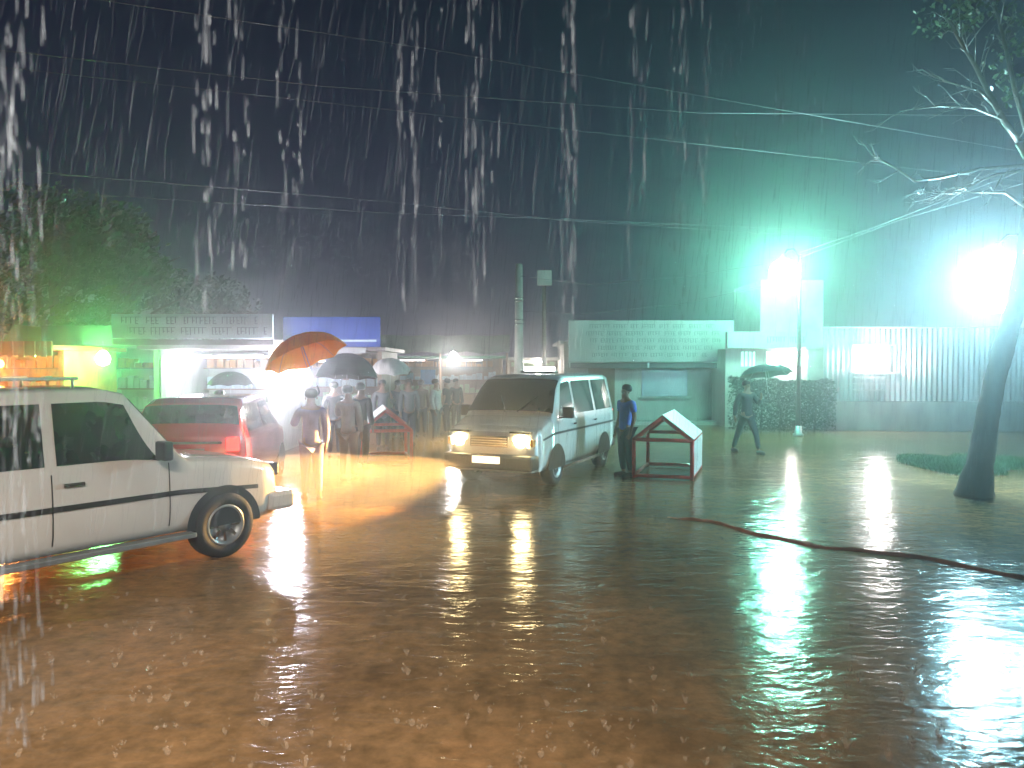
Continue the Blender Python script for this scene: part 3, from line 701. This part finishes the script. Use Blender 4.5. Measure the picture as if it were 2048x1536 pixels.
# ------------------------------------------------------------------ building with the big notice sign
D = 27
bx = at(1200, D).x
b1 = thing('building', 'pale building behind the man in blue carrying a wide lettered signboard', 'building', (at(1128, D).x, D, 0))
wd = at(1452, D).x-at(1128, D).x
zt = W(0, 738, D).z; sz0, sz1 = W(0, 724, D-.7).z, W(0, 641, D-.7).z
MB().box(0, wd, 0, 4, 0, 2.85).build('wall', M_wallp, b1)
MB().box(-.2, wd+.2, -.6, 4.2, 2.853, 2.95).build('roof', M_conc, b1)
sb = MB().box(.1, wd+.05, -.75, -.68, sz0, sz1).build('signboard', M_sign, b1, bevel=.01)
board_text(None, .5, wd-.3, sz0+.12, sz1-.08, -.75, 5, .14, 11).build('lettering', M_ink, sb)
for x in (.15, wd*.5, wd-.1): MB().box(x-.03, x+.03, -.67, -.61, 2.0, sz1-.1).build('sign_bracket', M_steel, b1)
MB().box(.1, wd-.1, -.66, -.61, sz0-.22, sz0-.03).build('sign_beam', M_dark, b1)
wn = MB().box(wd*.48, wd*.76, -.04, .0, .98, 1.95).build('window', mat('shutter_lavender', (.30, .31, .42), .4, var=.1), b1)
m = MB()
for k in range(12): m.box(wd*.49, wd*.75, -.055, -.042, 1.02+k*.075, 1.05+k*.075)
m.build('slats', M_steel, wn)
MB().box(wd*.46, wd*.78, -.12, -.041, .90, .96).build('sill', M_conc, wn)
MB().box(wd*.15, wd*.15+.95, -.03, .0, .02, 2.05).build('door', M_wood, b1)
for x in (wd-.35, wd-.02): MB().box(x-.12, x+.12, -.75+.1, -.45, 0, sz0).build('column', M_wallb, b1)
MB().box(-.1, wd+.1, -.9, -.003, 0, .12).build('step', M_conc, b1)

# gate block
D = 25
b2 = thing('gatehouse', 'grey gatehouse with a lettered fascia and lit windows under the left street lamp', 'gatehouse', (at(1456, D).x, D, 0))
wd = at(1642, D).x-at(1456, D).x; X = lambda px: at(px, D).x-at(1456, D).x
Z = lambda py: W(0, py, D).z
MB().box(0, wd, .3, 4, 0, Z(697)).build('wall', M_wallp, b2)
MB().box(X(1520), wd+.05, .0, 3, Z(697)+.004, Z(560)).build('tower', M_conc, b2)
fa = MB().box(-.1, X(1640), -.25, .0-.005, Z(697), Z(664)).build('fascia', M_sign, b2)
board_text(None, X(1520), X(1612), Z(688), Z(672), -.25, 1, .2, 5).build('lettering', M_ink, fa)
for (p0, p1) in ((1487, 1515), (1539, 1561), (1570, 1612)):
    wnd = MB().box(X(p0), X(p1), .26, .297, Z(733), Z(703)).build('window', M_winl if p0 > 1500 else emit('window_dim', (.7, .95, .9), .5), b2)
    m = MB()
    k = X(p0)+.09
    while k < X(p1)-.03: m.box(k, k+.02, .235, .257, Z(733), Z(703)); k += .13
    m.build('grille', M_dark, wnd)
MB().box(X(1602), X(1640), -.55, -.05, 0, Z(700)).build('pillar', M_conc, b2, bevel=.02)
MB().box(X(1598), X(1644), -.6, 0, Z(700), Z(700)+.1).build('pillar_cap', M_conc, b2)
point('gatehouse_window_light', (at(1590, D).x, D+.0, Z(716)), 120, (1, .92, .85), .1)

# corrugated fence with the lit kiosk window
D = 24
b3 = thing('corrugated_fence', 'tall corrugated tin fence with a lit hatch along the right side', 'fence', (at(1646, D).x, D, 0), R(-4))
wd = 9.6; top = W(0, 656, D).z
hx0, hx1, hz0, hz1 = at(1702, D).x-at(1646, D).x, at(1782, D).x-at(1646, D).x, W(0, 744, D).z, W(0, 692, D).z
def corr(m, x0, x1, z0, z1, pitch=.16, dep=.035):
    n = int((x1-x0)/pitch*6); vs = []
    for i in range(n+1):
        x = lerp(x0, x1, i/n); y = dep*math.sin(2*PI*x/pitch)
        vs += [Vector((x, y, z0)), Vector((x, y, z1))]
    m.add(vs, [(2*i, 2*i+2, 2*i+3, 2*i+1) for i in range(n)], True)
m = MB(); corr(m, .0, hx0, 0.9, top); corr(m, hx1, wd, .9, top); corr(m, hx0, hx1, .9, hz0); corr(m, hx0, hx1, hz1, top)
m.build('sheet', M_tin, b3)
MB().box(-.05, wd, .05, .09, top-.12, top-.04).build('rail', M_steel, b3)
MB().tube([(-.02, -.05, top+.01), (wd, -.05, top+.01)], .03, 8).build('top_rail', M_steel, b3)
MB().box(0, wd*.62, -.12, .12, 0, .95).build('plinth', M_plinth, b3, bevel=.02)
MB().box(wd*.62+.003, wd, -.08, .10, 0, .92).build('plinth', M_plinth, b3, bevel=.02)
for x in (1.9, 4.3, 6.7, 9.1): MB().box(x-.05, x+.05, .09, .19, 0, top).build('post', M_steel, b3)
hf = MB().box(hx0-.05, hx1+.05, -.10, -.03, hz1, hz1+.06).box(hx0-.05, hx0, -.10, -.03, hz0-.001, hz1-.001).box(hx1, hx1+.05, -.10, -.03, hz0-.001, hz1-.001).box(hx0-.05, hx1+.05, -.3, -.03, hz0-.06, hz0-.003).build('hatch_frame', M_steel, b3)
MB().box(hx0, hx1, .30, .33, hz0, hz1).build('hatch_light', emit('hatch_lit', (1, .96, .93), 4), b3)
for k in range(3): MB().box(hx0, hx1-.35, -.30, -.06, hz0-.18-k*.2, hz0-.15-k*.2).build('ledge', M_steel, b3)
p = at(1740, D); point('hatch_lamp', (p.x-.05, D-.75, hz0+.35), 260, (1.0, .94, .92), .22)

# hedge in front of the gatehouse
def leaf_cloud(m, c, rx, ry, rz_, n, size, seed, shell=.5, zmin=None):
    rnd = random.Random(seed)
    for _ in range(n):
        while True:
            v = Vector((rnd.uniform(-1, 1), rnd.uniform(-1, 1), rnd.uniform(-1, 1)))
            if v.length <= 1 and v.length > shell*rnd.random(): break
        k = 1+.25*noise.noise(v*2.3+Vector((seed, 0, 0)))
        p = Vector((c[0]+v.x*rx*k, c[1]+v.y*ry*k, c[2]+v.z*rz_*k))
        if noise.noise(p*1.1+Vector((seed*3, 0, 0))) < -.22: continue
        if zmin is not None and p.z < zmin: continue
        a = Vector((rnd.uniform(-1, 1), rnd.uniform(-1, 1), rnd.uniform(-1, 1))).normalized(); b = a.orthogonal().normalized(); c_ = a.cross(b)
        s_ = size*rnd.uniform(.6, 1.3)
        m.add([p-b*s_, p-c_*s_*.45, p+b*s_, p+c_*s_*.45], [(0, 1, 2, 3)])
hg = thing('hedge', 'dark clipped hedge in front of the gatehouse windows', 'hedge', at(1560, 23.6))
m = MB(); rr = random.Random(21)
for _ in range(15000):
    p_ = Vector((rr.uniform(-1.55, 1.6), rr.uniform(-.45, .45), 0)); hh = 1.62+.16*noise.noise(Vector((p_.x*2, p_.y*2, 1)))+.08*noise.noise(Vector((p_.x*7, 3, 1))); p_.z = hh*(1-rr.random()**1.5*.97)
    if rr.random() > .35 and abs(p_.y) < .3 and p_.z < hh-.25: p_.y = -.33-rr.random()*.14
    p_.y += .07*noise.noise(p_*3); a = Vector((rr.uniform(-1, 1), rr.uniform(-1, 1), rr.uniform(-1, 1))).normalized(); b = a.orthogonal().normalized(); c_ = a.cross(b); s_ = rr.uniform(.022, .05)
    m.add([p_-b*s_, p_-c_*s_*.5, p_+b*s_, p_+c_*s_*.5], [(0, 1, 2, 3)])
m.build('foliage', M_hedge, hg)
m = MB()
for x in (-1.2, -.6, 0, .5, 1.1): m.tube([(x, 0, 0), (x+.05, .02, .7), (x-.04, .05, 1.3)], [.04, .03, .01], 6)
m.build('stem', M_bark, hg)
# ------------------------------------------------------------------ street lamps
def street_lamp(label, px, py, D, base_dx, power, col, r, lens_m, h_extra=.0):
    q = W(px, py, D); bx_ = q.x+base_dx
    t = thing('street_lamp', label, 'street lamp', (bx_, D+.2, 0), 0, 'street lamps')
    MB().tube([(0, 0, 0), (0, 0, q.z*.5), (0, 0, q.z+.55)], [.075, .06, .045], 12).build('pole', M_dark, t)
    MB().lathe([(.16, 0), (.16, .05), (.11, .09), (.09, .3)], 12).build('base_plate', M_steel, t)
    MB().tube([(0, 0, q.z+.5), (-base_dx*.4, -.08, q.z+r+.32), (-base_dx*.8, -.16, q.z+r+.28), (-base_dx, -.2, q.z+r+.1)], .028, 8).build('arm', M_dark, t)
    hd_ = MB().lathe([(.03, r+.16), (.07, r+.12), (.12, r*.95+.02), (.16, r*.85)], 20, Matrix.Translation((-base_dx, -.2, q.z))).build('lamp_cap', M_steel, t)
    MB().lathe([(max(.001, r*math.cos(k*PI/16-PI/2)), r*math.sin(k*PI/16-PI/2)) for k in range(17)], 28, Matrix.Translation((-base_dx, -.2, q.z))).build('globe', lens_m, hd_)  # globe oversized, lamp glare bloom put into its shape
    point('street_lamp_light', (q.x, D, q.z), power, col, r*1.03)
    return t
street_lamp('street lamp with a green white glow beside the gatehouse', 1567, 546, 22, .55, 24000, (.16, 1.0, .66), .40, emit('globe_green', (.62, 1, .88), 90))
street_lamp('nearest and brightest street lamp glowing blue white at the right edge', 1994, 564, 13.3, .95, 27000, (.28, .80, 1.0), .54, emit('globe_cyan', (.72, .97, 1), 70))

# ------------------------------------------------------------------ utility pole and wires
q = at(1038, 27.5)
up = thing('utility_pole', 'pale concrete utility pole with metal bands round it between market and signboard building', 'utility pole', q)
ph = W(0, 528, 27.5).z
MB().tube([(0, 0, 0), (0, 0, ph)], [.19, .13], 12).build('pole', M_conc, up)
for py in (597, 603, 640, 648):
    z_ = W(0, py, 27.5).z; MB().tube([(0, 0, z_-.025), (0, 0, z_+.025)], .185, 12).build('clamp', M_chrome, up)
q2 = at(1088, 29); h2 = W(0, 540, 29).z
up2 = thing('utility_pole', 'thin dark pole carrying a grey transformer box behind the pale pole', 'utility pole', q2)
MB().tube([(0, 0, 0), (0, 0, h2)], [.10, .08], 10).build('pole', M_dark, up2)
MB().box(-.28, .28, -.38, -.10, h2-.62, h2-.05).build('transformer_box', M_conc, up2, bevel=.03)
def wire(pts, r, label, sag=.0):
    P = [Vector(p) for p in pts]; out = []
    n = 24
    for i in range(len(P)-1):
        for k in range(n):
            u = k/n; v = P[i].lerp(P[i+1], u); v.z -= sag*4*u*(1-u); out.append(v)
    out.append(P[-1])
    tag(MB().tube(out, r*.7, 6).build('overhead_wire', M_wire), label, 'wire', 'overhead wires')
lampL = W(1530, 565, 21.9)
wire([W(-200, -60, 10), W(860, 98, 13), W(2200, 330, 16)], .009, 'topmost overhead wire sloping down from the upper left')
wire([W(-200, 78, 11), W(640, 172, 13), W(1400, 226, 15), W(2100, 232, 17)], .010, 'second overhead wire, the brightest one across the upper sky')
wire([W(-200, 112, 11.2), W(640, 204, 13.2), W(1500, 300, 16), W(2200, 380, 18)], .008, 'third overhead wire just under the brightest one')
wire([W(-100, 330, 14), W(760, 402, 18), W(1120, 440, 20), W(1700, 478, 23)], .010, 'upper of the two middle overhead wires')
wire([W(-100, 372, 14.5), W(760, 425, 18), W(1160, 440, 20.5), W(1700, 462, 23)], .009, 'lower of the two middle overhead wires')
wire([W(1040, 552, 27.4), W(1180, 569, 26), W(1380, 552, 24), W(1530, 528, 22)], .014, 'upper wire running from the pale pole to the green street lamp')
wire([W(1040, 622, 27.3), W(1160, 629, 26), W(1360, 608, 24), W(1530, 572, 22)], .014, 'lower sagging wire running from the pale pole to the green street lamp')
wire([W(1600, 505, 22), W(1760, 450, 19), W(2100, 320, 13)], .010, 'upper wire rising right from the green street lamp')
wire([W(1600, 515, 22), W(1800, 440, 19), W(2120, 345, 13)], .009, 'lower wire rising right from the green street lamp')

# ------------------------------------------------------------------ trees
lt = thing('bare_tree', 'leaning dark tree with wet lit twigs at the right edge', 'tree', G(1952, 992))
bx0 = G(1952, 992); O = Vector(bx0)
def L_(px, py, D): return W(px, py, D)-O
m = MB()
tr = [Vector((0, 0, -.05)), L_(1958, 930, 12.0), L_(1972, 850, 12.0), L_(1990, 760, 12.0), L_(2012, 680, 12.0), L_(2034, 600, 12.1), L_(2054, 500, 12.2), L_(2062, 400, 12.3), L_(2064, 320, 12.3), L_(2040, 282, 12.3)]
tr2 = []; tr_r = [.29, .195, .165, .155, .15, .145, .135, .12, .10, .08]; rads = []
for i in range(len(tr)-1):
    for k in range(7): tr2.append(tr[i].lerp(tr[i+1], k/7)); rads.append(lerp(tr_r[i], tr_r[i+1], k/7))
tr2.append(tr[-1]); rads.append(.08)
i0 = len(m.v); m.tube(tr2, rads, 22)
for q in range(i0, len(m.v)):
    v = Vector(m.v[q]); a_ = tr2[min(len(tr2)-1, (q-i0)//22)]; dv = v-a_
    m.v[q] = tuple(a_+dv*(1+.16*noise.noise(Vector((v.x*9, v.y*9, v.z*2.2)))+.10*noise.noise(Vector((v.x*22, v.y*22, v.z*6)))))
trunk = m.build('trunk', M_bark, lt)
rnd = random.Random(12)
def limb(pts, r0, r1, twigs=4, tl=.5):
    mm = MB(); k = len(pts); P = [L_(*p) for p in pts]
    mm.tube(P, [lerp(r0, r1, i/(k-1)) for i in range(k)], 7)
    for _ in range(int(twigs*1.8)):
        i = rnd.randrange(k-1); a = P[i].lerp(P[i+1], rnd.random()); d = (P[i+1]-P[i]).normalized()
        e = (d+Vector((rnd.uniform(-.8, .8), rnd.uniform(-.8, .8), rnd.uniform(-.5, .5)))).normalized(); ln = tl*rnd.uniform(.4, 1.2)
        b = a+e*ln*.5+Vector((0, 0, rnd.uniform(-.04, .04))); c = a+e*ln+Vector((0, 0, rnd.uniform(-.12, .02)))
        mm.tube([a, b, c], [.011, .008, .003], 5)
        for _ in range(4):
            f = b.lerp(c, rnd.random()); g_ = f+(e+Vector((rnd.uniform(-1, 1), 0, rnd.uniform(-1, 1)))).normalized()*.16; mm.tube([f, g_], [.005, .002], 4)
    mm.build('branch', M_twig, lt)
limb([(2040, 284, 12.3), (2010, 245, 12.2), (1985, 200, 12.1), (1950, 130, 12), (1915, 72, 11.9), (1900, 40, 11.9)], .055, .022, 9, .6)
limb([(2040, 284, 12.3), (2010, 240, 12.2), (1950, 216, 12), (1880, 212, 11.9), (1800, 222, 11.8)], .035, .010, 9, .7)
limb([(2000, 225, 12.2), (1960, 182, 12), (1900, 165, 11.9), (1858, 150, 11.9)], .026, .009, 6, .4)
limb([(2050, 340, 12.3), (1990, 350, 12.0), (1930, 375, 11.9), (1870, 392, 11.9)], .03, .008, 8, .6)
limb([(2060, 330, 12.3), (1960, 338, 11.6), (1880, 355, 11.0), (1830, 362, 10.8), (1790, 335, 10.6), (1740, 308, 10.5)], .03, .012, 8, .4)
limb([(2060, 420, 12.3), (2010, 385, 12.0), (1960, 384, 11.8), (1910, 388, 11.8)], .03, .008, 6, .4)
limb([(2064, 300, 12.4), (2030, 180, 12.2), (2010, 90, 12.2), (1990, 10, 12.2)], .05, .02, 6, .5)
m = MB(); c0 = L_(1905, 24, 12.4); leaf_cloud(m, c0, .75, .6, .30, 420, .06, 41)
c0 = L_(2040, 110, 12.6); leaf_cloud(m, c0, .45, .6, .9, 500, .06, 42); m.build('crown', M_leaf, lt)

def tree(label, px, D, h, cr, m_l, seed, n=5200, wide=1.0, group='trees behind the shops'):
    q = at(px, D); t = thing('tree', label, 'tree', q, 0, group)
    m = MB(); m.tube([(0, 0, 0), (.1, .05, h*.3), (-.05, 0, h*.6), (.05, 0, h*.85)], [.26, .2, .13, .05], 10)
    rr = random.Random(seed)
    for k in range(7):
        a = k*2.4; z = h*rr.uniform(.35, .7); m.tube([(0, 0, z), (cr*.4*math.cos(a), cr*.4*math.sin(a), z+h*.1), (cr*.8*math.cos(a), cr*.8*math.sin(a), z+h*.16)], [.09, .05, .02], 6)
    m.build('trunk', M_bark, t)
    m = MB()
    for k in range(8):
        a = k*2.1+seed; rd = cr*.55*(k % 3)/2*wide
        leaf_cloud(m, (rd*math.cos(a)*1.2, rd*math.sin(a), h*(.55+.33*rr.random())), cr*.62*wide, cr*.6, h*.15, n//8, .13, seed+k)
    m.build('crown', m_l, t)
tree('tall dark tree with a rounded crown above the pale signboard', 258, 23, 7.0, 2.1, M_leaf, 51)
tree('tallest shadowy tree at the far left behind the stall', 110, 26, 8.8, 2.4, M_leaf, 61)
tree('low yellowish tree left of the red stall roof', 20, 22, 4.6, 1.6, M_leafy, 71, 3500)
tree('slender green tree between the hut and the pale signboard', 214, 20.5, 4.3, 1.0, M_leafy, 75, 3000)
tree('broad dark tree above the long pale signboard', 420, 30, 6.0, 2.6, M_hedge, 81)

# ------------------------------------------------------------------ grass
def grass(label, px0, px1, D0, D1, n, seed):
    rr = random.Random(seed); m = MB(); xa, xb = at(px0, (D0+D1)/2).x, at(px1, (D0+D1)/2).x
    cx, cy_ = (xa+xb)/2, (D0+D1)/2
    for _ in range(n):
        a = rr.uniform(0, 2*PI); u = math.sqrt(rr.random()); x = cx+math.cos(a)*u*(xb-xa)/2; y = cy_+math.sin(a)*u*(D1-D0)/2
        if noise.noise(Vector((x*1.4, y*1.4, seed))) < -.15: continue
        h = rr.uniform(.08, .24)*(1.1-u*.6); b = rr.uniform(0, PI); wv = Vector((math.cos(b), math.sin(b), 0))*.008; ln = Vector((rr.uniform(-1, 1), rr.uniform(-1, 1), 0))*.07
        p = Vector((x, y, 0)); m.add([p-wv, p+wv, p+wv*.7+ln*.4+Vector((0, 0, h*.6)), p-wv*.7+ln*.4+Vector((0, 0, h*.6)), p+ln+Vector((0, 0, h))], [(0, 1, 2, 3), (3, 2, 4)])
    tag(m.build('grass', M_grass), label, 'grass', kind='stuff')
grass('short green grass on the verge left of the leaning tree', 1835, 1965, 13.8, 17.0, 12000, 3)
grass('short green grass on the verge right of the leaning tree', 1965, 2130, 13.2, 17.2, 12000, 4)

# ------------------------------------------------------------------ falling water
def water_mat(name, tr, col=(.78, .88, 1.0)):
    m = bpy.data.materials.new(name); m.use_nodes = True; t = m.node_tree; N = t.nodes.new; L = t.links.new
    b = t.nodes['Principled BSDF']; b.inputs['Base Color'].default_value = (*col, 1); b.inputs['Roughness'].default_value = .12; b.inputs['IOR'].default_value = 1.33
    tp = N('ShaderNodeBsdfTransparent'); mx = N('ShaderNodeMixShader'); lw = N('ShaderNodeLayerWeight'); lw.inputs[0].default_value = .35
    mr = N('ShaderNodeMapRange'); mr.inputs[3].default_value = 1-tr; mr.inputs[4].default_value = min(1, (1-tr)*1.8)
    L(lw.outputs['Facing'], mr.inputs[0]); L(mr.outputs[0], mx.inputs[0]); L(tp.outputs[0], mx.inputs[1]); L(b.outputs[0], mx.inputs[2])
    L(mx.outputs[0], t.nodes['Material Output'].inputs[0]); return m
M_drop = water_mat('water_drop', .45); M_dropd = water_mat('water_drop_faint', .87, (.66, .76, .88)); M_rain = water_mat('rain_drop', .78)  # glints put into the drops' colour: paler opaque copy bright, thin greyer copy dim
def drop(m, p, ln, r, lean=0, n=6):
    prof = [(-.5, .05), (-.42, .7), (-.25, 1), (.05, .8), (.3, .45), (.5, .06)]
    pts = [Vector((p.x+lean*k*ln, p.y, p.z+k*ln)) for k, _ in prof]; m.tube(pts, [r*q for _, q in prof], n)
def stream(label, px, wpx, D, dens, rmm, py1, seed, thread=True):
    rr = random.Random(seed); c = at(px, D); hw = wpx/1500*D/2*.85
    t = thing('water_stream', label, 'falling water', (c.x, D, 0), 0, 'streams of rainwater falling off the eaves')
    zt_ = 3.1+.1*D; zlow = W(0, py1, D).z
    nk = max(1, int(wpx/11)); lanes = [rr.uniform(-.95, .95) for _ in range(nk)]
    for nm, big_, M_ in (('drops', 0, M_dropd), ('bright_drops', 1, M_drop)):
        m = MB(); got = 0
        for ln_ in lanes:
            for rep in range(1):
                z = zt_; ph = rr.uniform(0, 9)
                while z > zlow:
                    ln = rr.uniform(.008, .05)+.09*rr.random()**4
                    x = hw*(ln_+.16*math.sin(z*3.1+ph)+rr.gauss(0, .035))
                    keep = (.9 if not big_ else (.26 if px < 100 else .17))*min(1, dens*.8)
                    if rr.random() < keep or (got < 4 and z < zlow+.5):
                        drop(m, Vector((x, rr.uniform(-.05, .05), z)), ln, (rmm*rr.uniform(.25, .75)*(.34 if big_ else .5))/1000, rr.uniform(-.05, .05)); got += 1
                    z -= ln*rr.uniform(.7, 1.3)
        tag(m.build(nm, M_, t), kind='stuff')

ST = [(8, 46, 1.5, 1.5, 4.2, 1500, 'thick bright stream of roof water at the left edge of the picture'),
      (52, 40, 1.45, 1.2, 4.2, 1420, 'second stream of roof water, close beside the one at the left edge'),
      (422, 44, 1.7, 1.0, 3.6, 640, 'left half of the paired water streams above the long pale signboard'),
      (474, 34, 1.75, .8, 3.4, 640, 'right half of the paired water streams above the long pale signboard'),
      (580, 56, 1.9, .5, 3.4, 600, 'loose stream of water above the blue signboard'),
      (812, 56, 2.0, .8, 3.0, 660, 'water stream just right of the blue signboard'),
      (878, 18, 2.1, .7, 3.0, 640, 'thin single thread of water above the market lamp'),
      (946, 52, 2.0, 1.2, 3.4, 610, 'bright dense water stream above the windscreen of the van'),
      (992, 26, 2.2, .5, 2.6, 640, 'faint thin water stream left of the pale utility pole'),
      (1146, 58, 1.9, 2.3, 3.6, 700, 'broad grey curtain of water right of the pale utility pole'),
      (1268, 46, 2.1, .8, 3.0, 640, 'water stream above the man in blue'),
      (1350, 52, 2.1, .9, 2.8, 640, 'water stream above the middle of the lettered signboard'),
      (1406, 26, 2.2, .9, 3.0, 640, 'water stream above the right end of the lettered signboard'),
      (1478, 30, 2.4, .35, 2.2, 560, 'sparse water stream above the gap left of the gatehouse tower'),
      (1568, 60, 2.5, .30, 2.2, 480, 'sparse water stream above the green street lamp'),
      (1622, 26, 2.5, .35, 2.2, 500, 'thin water stream just right of the green street lamp')]
for i, (px, wp, D, dn, rm, py1, lb) in enumerate(ST): stream(lb, px, wp, D, dn, rm, py1, 100+i)

rr = random.Random(5); m = MB()
for _ in range(7500):
    D = 3.2+12*rr.random()**1.2; px = rr.uniform(-60, 2110); py = rr.uniform(-40, 1080)
    p = W(px, py, D)
    if p.z < .1: continue
    ln = rr.uniform(.08, .30); lean = rr.gauss(.16, .05)-.10*(px/2048)
    a = p; b = p+Vector((lean*ln, 0, ln)); r_ = rr.uniform(.00020, .00055)*(D/3)**.75
    m.tube([a, a.lerp(b, .5), b], [r_, r_, r_*.3], 3, cap=False)
tag(m.build('rain', M_rain), 'slanting rain filling the air over the flooded yard', 'rain', kind='stuff')

M_splash = water_mat('splash_water', .78, (.66, .52, .38))
m = MB(); rr = random.Random(8)
for _ in range(430):
    py = rr.uniform(1000, 1560); px = rr.uniform(-40, 2090)
    q = Vector(G(px, py)); s_ = rr.uniform(.5, 1.5); n = 9
    hs_ = [rr.uniform(.012, .034)*s_ for _ in range(n)]
    vs = [q+Vector((.006*s_*math.cos(2*PI*k/n), .006*s_*math.sin(2*PI*k/n), -.002)) for k in range(n)] + [q+Vector(((.010+.4*hs_[k])*math.cos(2*PI*k/n), (.010+.4*hs_[k])*math.sin(2*PI*k/n), hs_[k])) for k in range(n)]
    m.add(vs, [(k, (k+1) % n, n+(k+1) % n, n+k) for k in range(n) if rr.random() > .25], True)
    for k in range(rr.randint(2, 5)):
        a = rr.uniform(0, 2*PI); d_ = rr.uniform(.0, .03)*s_; p_ = q+Vector((d_*math.cos(a), d_*math.sin(a), rr.uniform(.02, .07)*s_))
        drop(m, p_, .010*s_, .003*s_)
tag(m.build('rain_splashes', M_splash), 'small crowns of splashing rain on the brown water', 'splash', kind='stuff')

# ------------------------------------------------------------------ haze of rain
m = MB(); m.box(-45, 45, -6, 60, -1, 11.5)
hz = bpy.data.materials.new('haze'); hz.use_nodes = True; t = hz.node_tree; t.nodes.clear()
ou = t.nodes.new('ShaderNodeOutputMaterial'); pv = t.nodes.new('ShaderNodeVolumePrincipled')
pv.inputs['Color'].default_value = (.86, .90, .93, 1); pv.inputs['Density'].default_value = .0125; pv.inputs['Anisotropy'].default_value = .86
t.links.new(pv.outputs[0], ou.inputs['Volume'])
tag(m.build('haze', hz), 'haze of fine rain in the lamp light', 'haze', kind='stuff')

# low mist volume added before the van to make the headlight beams show
m = MB(); rr = random.Random(3); nu, nv = 28, 12; vs = []
for i in range(nv+1):
    ph_ = PI*i/nv
    for j in range(nu):
        th = 2*PI*j/nu; v = Vector((math.sin(ph_)*math.cos(th), math.sin(ph_)*math.sin(th), math.cos(ph_)))
        k = 1+.22*noise.noise(v*2.1+Vector((5, 0, 0))); vs.append(Vector((-2.3+v.x*2.3*k, 10.55+v.y*1.15*k, max(.03, .33+v.z*.48*k))))
m.add(vs, [(i*nu+j, i*nu+(j+1) % nu, (i+1)*nu+(j+1) % nu, (i+1)*nu+j) for i in range(nv) for j in range(nu)], True)
sp = bpy.data.materials.new('beam_mist'); sp.use_nodes = True; t = sp.node_tree; t.nodes.clear()
ou = t.nodes.new('ShaderNodeOutputMaterial'); pv = t.nodes.new('ShaderNodeVolumePrincipled')
pv.inputs['Color'].default_value = (.9, .86, .8, 1); pv.inputs['Density'].default_value = .13; pv.inputs['Anisotropy'].default_value = .3
t.links.new(pv.outputs[0], ou.inputs['Volume'])
tag(m.build('beam_mist', sp), 'low golden mist added to carry the headlight beams before the van', 'beam_mist', kind='stuff')
